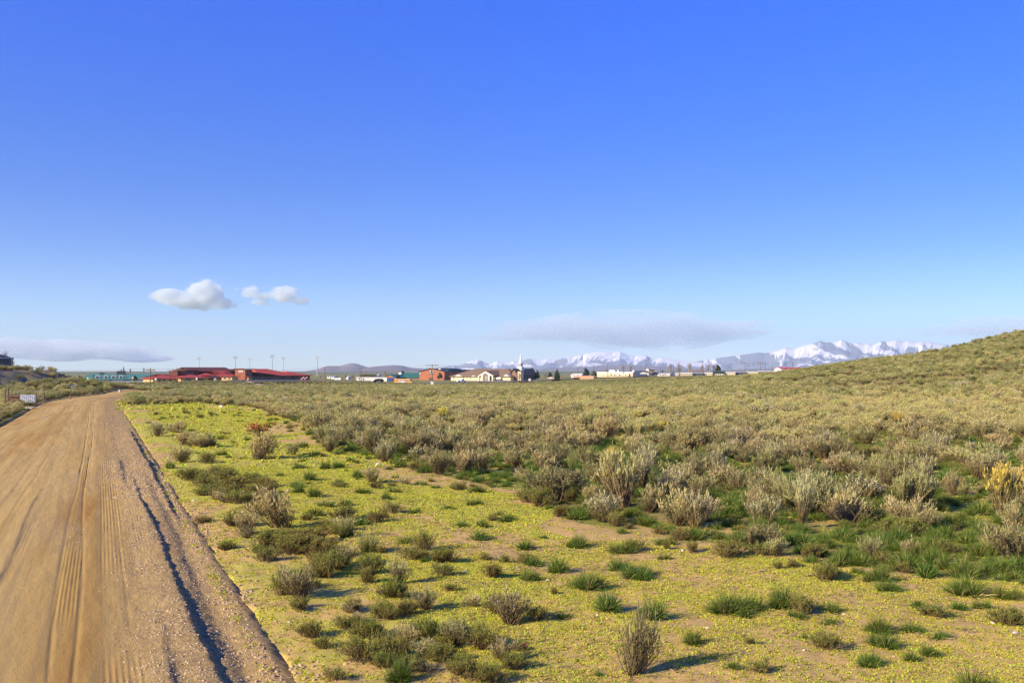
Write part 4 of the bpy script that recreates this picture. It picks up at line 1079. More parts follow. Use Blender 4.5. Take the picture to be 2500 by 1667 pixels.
for i, (X, Yt, Yb, d, arms, lab) in enumerate(POLES):
    x = wx(X, d); zt = wz(Yt, d); zb = min(wz(Yb, d), hz(x, d)) - .3; h = zt - zb
    PTOP[i] = (x, d, zt)
    if lab is None: continue
    t = empty('utility_pole', (x, d, zb)); tag(t, lab, 'utility pole', 'utility poles across the plain')
    r = .14 if d < 350 else .2
    G().tube((0, 0, 0), (0, 0, h), r, r * .7, 8).build('pole', M['pole_wood'], t)
    for k in range(arms):
        L = (1.1 if d < 350 else 1.9) * (1 if arms < 2 else 1.4)
        ca = G().box(-L, L, -.1, .1, h - .6 - k * 1.2, h - .4 - k * 1.2).build('crossarm', M['pole_wood'], t)
        for s_ in (-.9, -.45, .45, .9): G().tube((L * s_, 0, h - .42 - k * 1.2), (L * s_, 0, h - .15 - k * 1.2), .07).build('insulator', M['galv'], ca)
    if arms == 2:
        for s_ in (-1, 1): G().tube((s_ * .55, -.35, h - 3.6), (s_ * .55, -.35, h - 2.5), .36, .36, 10).build('transformer', M['galv'], t)
def wire(p, q, sag, label, r=.022):
    n = 18; pts = []
    for k in range(n + 1):
        f = k / n; pts.append((p[0] + (q[0] - p[0]) * f, p[1] + (q[1] - p[1]) * f, p[2] + (q[2] - p[2]) * f - sag * 4 * f * (1 - f)))
    g_ = G()
    for a, b in zip(pts[:-1], pts[1:]): g_.tube(a, b, r, r, 4)
    tag(g_.build('power_line', M['dark_wall']), label, 'power line', 'power lines across the plain')
for (i, j, sg, wh) in ((0, 1, .5, 'coming from the left of the photo to the first wooden pole'), (1, 2, .15, 'between the pair of wooden poles'), (2, 3, .7, 'passing before the red school roofs'), (3, 4, .8, 'before the purple hills'),
                   (4, 5, .8, 'before the church roof'), (5, 6, .8, 'between church and warehouse'), (6, 7, .3, 'before the warehouse'), (13, 14, .2, 'between the faint poles before the snowy range'), (14, 15, .2, 'reaching the transformer pole'), (15, 18, .4, 'from the transformer pole to the barn pole')):
    p, q = PTOP[i], PTOP[j]; rr = .02 if p[1] < 350 else .035
    wire((p[0], p[1], p[2] - .15), (q[0], q[1], q[2] - .15), sg, 'upper thin power line ' + wh, rr)
    wire((p[0], p[1], p[2] - .9), (q[0], q[1], q[2] - .9), sg * 1.25, 'lower thin power line ' + wh, rr)

# ---- vehicles
def car(name, X, d, ang, paint, label, cat, kind='car', lift=1.02):
    x = wx(X, d); t = empty(name, (x, d, hz(x, d) + lift), math.radians(ang)); tag(t, label, cat)
    L, W = (4.6, 1.8) if kind != 'bus' else (11.0, 2.5)
    def prof(pts, w, nm, mt, par):
        n = len(pts); g_ = G(); g_.poly([(p[0], -w / 2, p[1]) for p in pts] + [(p[0], w / 2, p[1]) for p in pts], [tuple(range(n)), tuple(range(n, 2 * n))[::-1]] + [(i, (i + 1) % n, n + (i + 1) % n, n + i) for i in range(n)])
        return g_.build(nm, M[mt], par)
    if kind == 'bus':
        b = prof([(-5.5, .5), (-5.5, 2.9), (-5.3, 3.1), (3.8, 3.1), (4.1, 2.9), (4.2, 1.7), (5.4, 1.5), (5.6, .5)], W, 'body', paint, t)
        for k in range(9): G().box(-5.0 + k, -4.3 + k, -W / 2 - .03, W / 2 + .03, 1.9, 2.6).build('window', M['glass'], b)
        G().box(-5.3, 3.8, -1.0, 1.0, 3.05, 3.2).build('roof', M['white_paint'], b)
        ax = (-3.6, 3.9)
    elif kind == 'pickup':
        b = prof([(-2.6, .45), (-2.6, 1.1), (-.5, 1.1), (-.5, 1.15), (-.3, 1.75), (.9, 1.75), (1.5, 1.15), (2.5, 1.0), (2.6, .45)], 1.85, 'body', paint, t)
        G().box(-.2, .85, -.95, .95, 1.2, 1.62).build('window', M['glass'], b); ax = (-1.6, 1.65)
    else:
        b = prof([(-2.3, .4), (-2.3, 1.0), (-1.7, 1.1), (-1.1, 1.5), (.4, 1.52), (1.2, 1.05), (2.2, .9), (2.3, .4)], 1.8, 'body', paint, t)
        G().box(-1.2, .5, -.92, .92, 1.08, 1.4).build('window', M['glass'], b)
        G().box(2.24, 2.34, -.8, -.4, .6, .78).build('headlight', M['lamp_glass'], b); G().box(2.24, 2.34, .4, .8, .6, .78).build('headlight', M['lamp_glass'], b); ax = (-1.45, 1.45)
    for a_ in ax:
        for s_ in (-1, 1):
            w_ = G().tube((a_, s_ * (W / 2 - .22), .34), (a_, s_ * (W / 2 + .02), .34), .34 if kind != 'bus' else .48, None, 12).build('wheel', M['tyre'], t)
car('car', 924, 434, 200, 'black_paint', 'black car driving on the grey road before the portable buildings', 'car')
car('pickup_truck', 1127, 540, 25, 'white_paint', 'white pickup truck on the road at the left end of the church', 'pickup', 'pickup')
car('school_bus', 986, 596, -12, 'bus_yellow', 'yellow-orange bus parked before the brick school', 'bus', 'bus', -1.1)
car('car', 983, 585, -10, 'white_paint', 'white car parked in front of the yellow-orange bus', 'car', 'car', .1)
car('car', 1507, 625, -12, 'white_paint', 'white car parked before the middle of the warehouse', 'car', 'car', .9)
car('van', 1521, 632, -12, 'white_paint', 'white pickup parked right of the white car before the warehouse', 'pickup', 'pickup', 1.1)
car('car', 1347, 610, -12, 'white_paint', 'white car at the foot of the largest pine', 'car', 'car', .7)
car('pickup_truck', 1573, 640, 170, 'white_paint', 'white pickup right of the dark warehouse side', 'pickup', 'pickup', 1.1)
car('car', 1600, 650, 20, 'navy', 'dark car beside the low white building', 'car', 'car', 1.1)

# ---- wooden and board fences in the town
def board_fence(X0, X1, d0, d1, h, mat, label):
    x0, x1 = wx(X0, d0), wx(X1, d1); L = math.hypot(x1 - x0, d1 - d0); a = math.atan2(d1 - d0, x1 - x0)
    t = empty('board_fence', (x0, d0, hz(x0, d0)), a); tag(t, label, 'fence')
    g_ = G(); n = int(L / .3)
    for k in range(n): g_.box(k * L / n + .01, (k + 1) * L / n - .01, 0, .03, -.3, h + .04 * math.sin(k * 1.7))
    g_.build('boards', M[mat], t)
    for k in range(0, n + 1, 9): G().box(k * L / n - .06, k * L / n + .06, .035, .15, -.5, h + .1).build('post', M['pole_wood'], t)
P2('fence_board', (.46, .28, .18), .9, var=.2)
board_fence(1348, 1368, 606, 604, 2.1, 'fence_board', 'short brown board fence under the largest pine')
board_fence(1401, 1450, 610, 600, 2.2, 'fence_board', 'long brown board fence left of the warehouse')

# ---- signs and small things
def sign(X, Yt, Yb, w, d, mat, label, name='sign', post=True):
    x = wx(X, d); zt = wz(Yt, d); zb = wz(Yb, d); g0 = hz(x, d); ww = w / FPX * d
    t = empty(name, (x, d, g0 - .2)); tag(t, label, name.replace('_', ' '))
    G().box(-ww / 2, ww / 2, -.05, .05, zb - g0 + .2, zt - g0 + .2).build('panel', M[mat], t)
    for s_ in (-.35, .35): G().tube((ww * s_, .1, 0), (ww * s_, .1, zt - g0 + .15), .03).build('post', M['galv'], t)
sign(380, 923, 928, 4.4, 440, 'white_paint', 'white board sign before the left wing of the red-roofed school')
sign(480, 922, 927, 4, 450, 'white_paint', 'white board sign before the middle wing of the red-roofed school')
sign(1293, 924, 930, 5.5, 560, 'white_paint', 'white board sign at the right corner of the church lot')
sign(214, 921, 927, 3, 540, 'white_paint', 'small white sign at the left end of the teal roofed hall')
sign(324, 920, 924, 2.4, 465, 'white_paint', 'small white sign left of the round olive tree')
sign(177, 939, 942, 5, 128, 'blue_sign', 'small blue sign among the brush before the spoil mound')
sign(525, 923, 928, 6, 462, 'grey_metal', 'grey board sign between the red roofed wings')
x_, y_ = wx(292, 141), 141.0
g_ = G(); g_.tube((0, 0, -.2), (0, 0, .30), .14, .14, 8); g_.tube((0, 0, .30), (0, 0, .42), .10, .04, 8)
o = g_.build('marker_post', M['white_paint']); o.location = (x_, y_, hz(x_, y_)); tag(o, 'short white marker post where the dirt road bends', 'marker post')
x_, y_ = wx(1055, 400), 400.0
o = G().box(-.55, .55, -.4, .4, -.2, .9).box(-.6, .6, -.45, .45, .9, 1.0).build('utility_box', M['white_paint']); o.location = (x_, y_, hz(x_, y_) + .9); tag(o, 'white utility box at the foot of the transformer pole before the gym', 'utility box')
# playground slide with red and white twists
d = 470.0; x = wx(743.5, d); t = empty('playground_slide', (x, d, hz(x, d) - .2)); tag(t, 'red and white twisting playground slide right of the red school', 'playground slide')
for k, (cx_, top, mt) in enumerate(((-.9, 3.9, 'white_paint'), (.6, 3.9, 'white_paint'))):
    gA = G(); gB = G(); n = 16
    for i in range(n):
        a0 = i * .8; a1 = (i + 1) * .8; z0 = top - i * .22; z1 = top - (i + 1) * .22; rr = .55
        (gA if i % 2 else gB).tube((cx_ + rr * math.cos(a0), rr * math.sin(a0), z0), (cx_ + rr * math.cos(a1), rr * math.sin(a1), z1), .24, .24, 8)
    gA.build('chute', M['red_paint'], t); gB.build('chute', M['white_paint'], t)
for sx in (-1.7, -.1, 1.4): G().tube((sx, .9, 0), (sx, .9, 3.4), .09).build('post', M['red_paint'], t)
G().box(-1.8, 1.5, .3, 1.4, 1.9, 2.0).build('deck', M['orange_paint'], t)
G().poly([(-3.2, -.6, .1), (-1.5, -.6, 2.0), (-1.5, .2, 2.0), (-3.2, .2, .1), (-3.2, -.6, .25), (-1.5, -.6, 2.15), (-1.5, .2, 2.15), (-3.2, .2, .25)], [(0, 1, 2, 3), (4, 7, 6, 5), (0, 4, 5, 1), (3, 2, 6, 7), (0, 3, 7, 4), (1, 5, 6, 2)]).build('ramp', M['orange_paint'], t)

# ---- fence, gate and sheet left of the road
d = 86.0
def on_l(X, d): x = wx(X, d); return x, d, hz(x, d)
t = empty('paling_fence', on_l(12, 86), 0); tag(t, 'weathered post and wire fence with upright palings left of the road', 'fence')
bx, by, bz = on_l(12, 86)
def rel(X, d, z=0.0): x, y, zz = on_l(X, d); return (x - bx, y - by, zz - bz + z)
for X_, d_, h_ in ((12.5, 86, 1.45), (19.5, 84, 1.65), (88, 92, 1.1), (107, 94, 1.5), (172, 108, .9)):
    p = rel(X_, d_); G().tube((p[0], p[1], p[2] - .3), (p[0], p[1], p[2] + h_), .062, .055, 8).build('post', M['pole_wood'], t)
for k in range(9):
    p = rel(22 + k * 3.1, 87.5); G().box(p[0] - .065, p[0] + .065, p[1] - .02, p[1] + .02, p[2] - .2, p[2] + 1.0 + .06 * math.sin(k * 2)).build('paling', M['pole_wood'], t)
for zz in (.45, .85, 1.2):
    for (a, b) in (((12.5, 86), (88, 92)), ((88, 92), (107, 94))):
        p, q = rel(*a), rel(*b); G().tube((p[0], p[1], p[2] + zz), (q[0], q[1], q[2] + zz), .018, .018, 4).build('wire', M['galv'], t)
for zz in (.35, .8): 
    p, q = rel(22, 87.46), rel(48, 87.46); G().box(p[0], q[0], p[1] - .1, p[1] - .04, p[2] + zz, p[2] + zz + .09).build('rail', M['pole_wood'], t)
x, y, z = on_l(48.5, 89); w = wx(86, 89) - wx(48.5, 89)
g_ = G(); n = 16
for k in range(n): g_.box(k * w / n, (k + .72) * w / n, (k % 2) * .03, .04 + (k % 2) * .03, -.1, .62)
g_.box(0, w, .05, .06, -.08, .6)
o = g_.build('metal_sheet', M['sheet']); o.location = (x, y, z + .32); tag(o, 'pale corrugated metal sheet standing by the weathered fence', 'metal sheet')

# ---- a crushed can on the flat
d = CAMZ * FPX / (1588 - HOR); x = wx(1276, d); t = empty('drink_can', (x, d, hz(x, d) + .03), .5); tag(t, 'crushed red and white can on bare soil beside a brown sagebrush', 'can')
G().tube((-.06, 0, .0), (.0, .01, .01), .026, .030, 12).build('body', M['white_paint'], t); G().tube((0, .01, .01), (.055, 0, 0), .031, .027, 12).build('label_band', M['red_paint'], t)
# ------------------------------------------------------------------ plant meshes
def shrub(seed, lod, spread=.85, lean=.15, rw=.5, nst=34, tw=9, lv=7, ll=.05, lw=.014, foot=.12, leafy_from=.35, upness=.55, dome=.75, tw_len=.2, tips=0, tip_l=.1):
    """unit shrub: height 1, radius rw. Returns (stems, foliage) parts"""
    g = np.random.default_rng(seed)
    k = [1.0, .62, .42][lod]
    nst_ = int(nst * [1, .8, .6][lod]); tw_ = max(3, int(tw * [1, .7, .5][lod])); lv_ = max(2, int(lv * [1, .6, .45][lod]))
    gr = [1, 1.5, 2.3][lod]
    a = g.random(nst_) * 2 * math.pi
    q = np.sqrt(g.random(nst_))
    # stem tips fill a dome; an uneven outline from lumps
    lump = .78 + .3 * np.sin(a * 2 + g.random() * 6) * g.random() + .22 * np.sin(a * 3 + g.random() * 6) * g.random()
    tipr = q * rw * lump
    tiph = (1 - (1 - dome) * q ** 1.7) * (.72 + .36 * g.random(nst_)) * np.where(q > .8, .75 + .25 * g.random(nst_), 1)
    tip = np.c_[np.cos(a) * tipr, np.sin(a) * tipr, tiph]
    # the tips gather in uneven sprays with gaps between them
    nc = g.integers(6, 11); ca = g.random(nc) * 2 * math.pi; cq = np.sqrt(g.random(nc)) * .95
    cc = np.c_[np.cos(ca) * cq * rw, np.sin(ca) * cq * rw, (1 - (1 - dome) * cq ** 1.7) * (.62 + .42 * g.random(nc))]
    ci = g.integers(0, nc, nst_); mx = np.where(g.random(nst_) < .8, .72, .0)[:, None]
    tip = tip * (1 - mx) + (cc[ci] + g.normal(size=(nst_, 3)) * np.array([.10, .10, .07]) * (rw / .7)) * mx
    lean_v = g.normal(size=2) * lean; tip[:, :2] += lean_v * tip[:, 2:]
    base = np.c_[np.cos(a) * tipr * foot, np.sin(a) * tipr * foot, -0.03 + 0 * a]
    d = tip - base; L = np.linalg.norm(d, axis=1); d /= L[:, None]
    bend = np.c_[d[:, 0] * -.12, d[:, 1] * -.12, .05 + 0 * a] * g.random(nst_)[:, None] + g.normal(size=(nst_, 3)) * .06
    s1 = ribbons(base, d, L, .022 * gr ** .5 * np.ones(nst_), bend, 3, g, .3, 0, .6)
    s2 = ribbons(base, d, L, .020 * gr ** .5 * np.ones(nst_), bend, 3, g, .3, 0, .6)
    stems = [s1[:4]] + ([s2[:4]] if lod == 0 else [])
    # twigs
    n = nst_ * tw_
    si = np.repeat(np.arange(nst_), tw_)
    kk = leafy_from + (1 - leafy_from) * g.random(n) ** .8
    P = base[si] + d[si] * (L[si] * kk)[:, None] + bend[si] * (kk ** 2)[:, None]
    td = jitter(d[si] * .6 + np.array([0, 0, upness]) + dirs(n, g, 1.5) * .7, g, .15)
    tl = tw_len * (.5 + .8 * g.random(n)) * (1.1 - .35 * kk)
    t = ribbons(P, td, tl, .009 * gr * np.ones(n), g.normal(size=(n, 3)) * .02, 1 if lod else 2, g, .3, .25, .7)
    if lod < 2: stems.append(t[:4])
    # leaves along twigs
    fol = []
    m = n * lv_
    ti = np.repeat(np.arange(n), lv_)
    k2 = .15 + .95 * g.random(m)
    LP = P[ti] + td[ti] * (tl[ti] * k2)[:, None]
    ld = jitter(td[ti] * .8 + np.array([0, 0, .25]), g, .55)
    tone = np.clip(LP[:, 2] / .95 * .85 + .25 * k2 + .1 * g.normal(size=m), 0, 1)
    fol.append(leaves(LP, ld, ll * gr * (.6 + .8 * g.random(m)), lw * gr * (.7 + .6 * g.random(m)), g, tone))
    if tips:
        nt = int(tips * [1, .75, .5][lod])
        si = g.integers(0, n, nt)
        sel = P[si][:, 2] > .35
        si = si[sel]; nt = len(si)
        TP = P[si] + td[si] * tl[si][:, None] * .7
        r = ribbons(TP, jitter(td[si] + np.array([0, 0, .6]), g, .2), tip_l * (.6 + .8 * g.random(nt)), .02 * gr * np.ones(nt), g.normal(size=(nt, 3)) * .01, 1, g, .5, .8, 1.0)
        fol.append(r[:4])
    return join(stems), join(fol)

def grass(seed, lod, n=240, spread=1.25, rw=.5, w=.02, droop=.55, up=.25, seeds_=0, tall=.0):
    """unit tuft: height about 1, radius about rw"""
    g = np.random.default_rng(seed)
    n = int(n * [1, .5, .28][lod]); gr = [1, 1.7, 2.7][lod]
    a = g.random(n) * 2 * math.pi; q = g.random(n) ** .7
    nc = g.integers(3, 7); cen = g.normal(size=(nc, 2)) * rw * .30; ch = .6 + .5 * g.random(nc); ci = g.integers(0, nc, n)
    lob = .75 + .35 * np.sin(a * 2 + g.random() * 6) + .15 * np.sin(a * 5 + g.random() * 6)
    b = np.c_[np.cos(a) * q * rw * .45 * lob, np.sin(a) * q * rw * .45 * lob, -.05 + 0 * a]
    e = spread * (.15 + .85 * q) * (.6 + .5 * g.random(n))
    a2 = a + g.normal(size=n) * .35
    d = np.c_[np.cos(a2) * np.sin(e), np.sin(a2) * np.sin(e), np.cos(e) + up]
    d /= np.linalg.norm(d, axis=1, keepdims=True)
    b[:, :2] = b[:, :2] * .55 + cen[ci]
    L = (.6 + .6 * g.random(n)) * (1.15 - .25 * q) * ch[ci]
    bend = np.c_[np.cos(a2) * droop * .35, np.sin(a2) * droop * .35, -droop * (.3 + .5 * g.random(n))] * (L * (.3 + q))[:, None]
    r = ribbons(b, d, L, w * gr * (.7 + .6 * g.random(n)), bend, [4, 3, 2][lod], g, .1, 0, 1)
    parts = [r[:4]]
    if seeds_:
        ns = seeds_
        d2 = dirs(ns, g, .35); bb = np.c_[g.normal(size=(ns, 2)) * .06, np.zeros(ns)]
        parts.append(ribbons(bb, d2, 1.35 * (.8 + .4 * g.random(ns)), .012 * gr * np.ones(ns), g.normal(size=(ns, 3)) * .06, 3, g, .6, 1, 1)[:4])
    return None, join(parts)

def plant_mesh(name, data, mat):
    V, F, pt, pr = data
    me = np_mesh(name, V, F, False, mat)
    fattr(me, 'pt', pt); fattr(me, 'pr', pr)
    return me

KINDS = {
    # kind: (maker, kwargs, foliage material, radius/height)
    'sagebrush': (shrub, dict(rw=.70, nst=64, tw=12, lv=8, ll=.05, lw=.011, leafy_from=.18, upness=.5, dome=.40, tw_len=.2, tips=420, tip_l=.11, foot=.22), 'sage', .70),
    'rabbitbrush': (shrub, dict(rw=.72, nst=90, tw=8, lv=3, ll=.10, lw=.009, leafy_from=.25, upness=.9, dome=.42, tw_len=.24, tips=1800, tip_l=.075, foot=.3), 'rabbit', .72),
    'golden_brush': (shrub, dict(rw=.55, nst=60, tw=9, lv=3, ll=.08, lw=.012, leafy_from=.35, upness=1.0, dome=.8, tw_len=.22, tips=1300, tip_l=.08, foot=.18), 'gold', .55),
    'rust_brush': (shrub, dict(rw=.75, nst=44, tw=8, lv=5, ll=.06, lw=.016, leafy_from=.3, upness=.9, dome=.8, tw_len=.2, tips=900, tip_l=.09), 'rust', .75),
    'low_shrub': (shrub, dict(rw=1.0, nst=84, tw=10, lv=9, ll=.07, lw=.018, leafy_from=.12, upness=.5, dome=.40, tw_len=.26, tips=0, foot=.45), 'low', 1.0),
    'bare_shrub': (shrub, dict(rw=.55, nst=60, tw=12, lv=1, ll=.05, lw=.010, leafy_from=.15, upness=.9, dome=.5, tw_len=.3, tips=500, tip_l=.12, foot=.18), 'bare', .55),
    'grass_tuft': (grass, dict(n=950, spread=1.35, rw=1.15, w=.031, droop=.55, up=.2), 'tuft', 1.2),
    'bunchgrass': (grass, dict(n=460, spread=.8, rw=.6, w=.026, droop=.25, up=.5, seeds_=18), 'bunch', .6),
}
NVAR = {'sagebrush': 8, 'rabbitbrush': 6, 'low_shrub': 6, 'grass_tuft': 7, 'bunchgrass': 2, 'bare_shrub': 5, 'golden_brush': 2, 'rust_brush': 1}
PM = {}        # (kind, lod, var) -> (stem mesh or None, foliage mesh, merged data)
def kind_data(kind, lod, var):
    mk, kw, mat, rr = KINDS[kind]
    gv = np.random.default_rng(sum(map(ord, kind)) * 7 + var); kw = dict(kw)
    if mk is shrub:
        kw['dome'] = kw['dome'] + gv.uniform(-.1, .18); kw['lv'] = max(1, round(kw['lv'] * gv.uniform(.6, 1.15))); kw['leafy_from'] = kw['leafy_from'] + gv.uniform(-.06, .15)
        kw['upness'] = kw['upness'] * gv.uniform(.6, 1.3); kw['lean'] = gv.uniform(.02, .22); kw['nst'] = int(kw['nst'] * gv.uniform(.7, 1.15))
    st, fo = mk(sum(map(ord, kind)) * 10 + var, lod, **kw)
    # to a unit plant: height 1, radius rr
    V = fo[0]; fr = rr / np.percentile(np.hypot(V[:, 0], V[:, 1]), 93 if mk is shrub else 96); fh = 1 / np.percentile(V[:, 2], 98)
    fc = np.array([fr, fr, fh])
    if st is not None: st = (st[0] * fc, *st[1:])
    return st, (fo[0] * fc, *fo[1:])
def kind_mesh(kind, lod, var):
    key = (kind, lod, var)
    if key not in PM:
        st, fo = kind_data(kind, lod, var)
        fm = M[KINDS[kind][2]]
        sm = plant_mesh(kind + '_stem', st, M['bare'] if kind == 'bare_shrub' else M['stem']) if st is not None else None
        f = plant_mesh(kind + '_foliage', fo, fm)
        # joined version for plants too small to show their parts
        if st is None:
            j = f
        else:
            V, F, pt, pr = join([st, fo])
            j = plant_mesh(kind, (V, F, pt, pr), M['bare'] if kind == 'bare_shrub' else M['stem'])
            j.materials.append(fm)
            mi = np.zeros(len(F), np.int32); mi[len(st[1]):] = 1
            j.polygons.foreach_set('material_index', mi)
        PM[key] = (sm, f, j)
    return PM[key]

PLANTS = []     # kind, x, y, h, w, rz, explicit label or None
def add(kind, x, y, h, w, label=None):
    PLANTS.append([kind, float(x), float(y), float(h), float(w), label])

# ---- plants one can point to, listed by the foot, height and width they have in the photograph
K = {'s': 'sagebrush', 'r': 'rabbitbrush', 'g': 'golden_brush', 'o': 'rust_brush', 'l': 'low_shrub', 'b': 'bare_shrub', 't': 'grass_tuft', 'n': 'bunchgrass'}
EXPL = """
s 381 1066 34 50|s 435 1058 30 60|r 447 1086 34 66|l 512 1090 32 50|r 490 1092 34 64|r 444 1126 40 62|l 505 1130 28 48|o 634 1068 36 62|r 631 1121 64 84|s 716 1112 30 38|t 738 1092 16 38
s 790 1062 62 74|s 848 1072 58 62|s 805 1102 40 54|s 917 1107 66 76|s 998 1087 70 76|s 950 1112 44 56|s 1040 1104 50 66|t 417 1142 22 38|t 439 1157 14 26
l 470 1172 28 66|l 505 1188 30 70|l 540 1172 28 66|l 575 1192 30 70|l 610 1178 26 60|l 545 1222 32 76|l 590 1232 32 76|l 622 1212 30 66|l 645 1190 26 60|l 520 1158 22 50|l 560 1206 26 60|l 495 1206 26 56
r 692 1286 96 132|r 606 1302 56 66|t 760 1172 24 44|t 763 1214 26 46|t 726 1206 24 36|n 794 1237 26 46|t 842 1234 18 44|t 790 1144 22 38|t 736 1143 14 42|t 828 1141 18 44|t 876 1168 22 36|s 912 1180 38 54
l 917 1194 18 40|t 886 1207 14 44|t 944 1219 18 40|t 964 1202 16 38|s 991 1182 20 38|t 852 1127 14 34|t 770 1114 14 38|t 825 1109 14 42|l 828 1190 14 44|l 957 1250 28 50|t 1022 1247 12 38
n 845 1310 54 54|l 842 1264 34 66|n 903 1347 56 62|l 790 1290 24 64|l 917 1272 32 64|l 660 1342 44 84|l 700 1352 46 90|l 745 1348 46 90|l 785 1362 48 84|l 650 1372 34 66|l 715 1330 38 80|l 765 1318 34 70
l 495 1272 18 44|l 575 1282 38 66|l 555 1340 22 50|s 735 1460 74 100|l 688 1452 60 70|l 790 1406 50 76|s 845 1378 46 66|l 815 1388 44 66|l 906 1397 50 72|s 977 1427 60 60|l 1030 1342 44 60|l 1078 1370 38 60|l 1086 1407 34 66
l 960 1462 46 74|s 1040 1492 50 66|l 945 1512 46 72|l 1095 1444 18 44|l 1205 1414 32 50|l 865 1492 30 54|l 896 1422 40 50|s 1245 1526 76 100|l 1225 1500 50 70|l 1312 1518 36 66|t 1375 1513 16 52
l 882 1618 60 110|l 945 1606 58 90|s 990 1572 48 76|l 1052 1568 58 84|s 1112 1577 66 80|l 1172 1582 66 84|l 1078 1618 46 74|s 1222 1612 50 66|l 1130 1650 50 84|t 957 1664 58 90|l 1246 1634 38 62|l 822 1662 32 66|l 1000 1640 40 70|l 1190 1662 46 80
t 1124 1284 15 44|t 1178 1314 24 68|t 1236 1270 22 58|t 1277 1337 25 58|t 1331 1313 12 38|t 1097 1241 10 44|t 1039 1368 14 34|l 1182 1364 16 38|l 1236 1370 18 38|t 1297 1420 32 62|t 1348 1397 38 82|t 1304 1382 24 54|t 1396 1332 22 34|l 1355 1453 18 22
t 1409 1332 34 60|t 1531 1348 27 92|t 1626 1364 18 38|t 1562 1398 26 62|t 1443 1437 44 112|t 1480 1494 50 88|t 1582 1512 48 84|t 1786 1492 42 142|t 1916 1482 54 84|t 1943 1507 20 62|t 2031 1497 26 68|t 2024 1521 18 52|t 1681 1579 34 68|t 1790 1633 22 38|l 1830 1576 20 26|t 1963 1556 18 24|t 1463 1647 18 28
s 1545 1642 150 112|l 1691 1349 30 40|l 1630 1339 20 22|l 1773 1362 38 84|l 1858 1357 30 60|s 1892 1360 46 50|l 1977 1362 36 56|l 2021 1414 44 82|l 1899 1391 20 32|l 1504 1282 36 58|s 1654 1280 84 116|b 1697 1287 90 86|r 1519 1237 132 128
b 1956 1290 122 50|r 2065 1272 74 60|l 1368 1260 28 44|l 1317 1234 46 72|l 1392 1224 42 42|s 2011 1232 62 72|r 2077 1273 56 56|s 2215 1248 102 96|l 2186 1302 44 110|s 2133 1367 56 60|s 2222 1357 42 42|l 2212 1396 28 52|t 2140 1416 36 84|t 2182 1442 30 72|t 2275 1406 40 74|t 2305 1387 38 54|t 2357 1449 48 132|t 2436 1455 34 64|t 2476 1462 30 60|t 2037 1377 28 54|t 2090 1377 34 54
l 2278 1498 34 82|t 2344 1482 22 62|t 2410 1482 25 62|l 2460 1518 40 92|t 2126 1534 40 104|t 2150 1567 38 92|t 2238 1538 22 72|t 2304 1554 22 64|t 2278 1597 30 68|t 2229 1610 25 62|t 2126 1620 36 82|t 2400 1690 62 154|n 2426 1352 60 70|g 2443 1264 132 130|s 2488 1288 60 64|t 2031 1337 34 72|n 2415 1345 50 50
s 1128 1160 60 70|s 1070 1158 56 70|s 1180 1150 58 74|n 1396 1150 52 34|s 1436 1140 52 50|b 1580 1150 66 62|b 1640 1230 84 80|s 1590 1250 70 66|b 1752 1180 80 60|s 1700 1175 60 70|s 1905 1245 76 64|s 1844 1255 66 60|b 2300 1120 62 60|s 2390 1170 60 70|s 2105 1160 50 50|r 2135 1155 40 26|s 1660 1100 58 74|s 1745 1098 62 76|r 1545 1080 60 60|r 1425 1060 56 56|r 1268 1045 40 44|r 1195 1040 44 50|g 1085 1030 34 36|r 1040 1085 42 60|g 2190 1040 34 30|r 2290 1045 40 38|r 1480 1075 58 60
l 1340 1200 40 50|l 1290 1225 34 60|s 1330 1150 50 56|s 1260 1140 46 54|s 1480 1180 56 56|b 1855 1200 60 40|s 1960 1170 58 60|s 2040 1120 56 56|s 2170 1190 66 60|s 2330 1210 58 56|b 2440 1160 60 56|r 2250 1190 40 40|s 1800 1200 58 56
"""
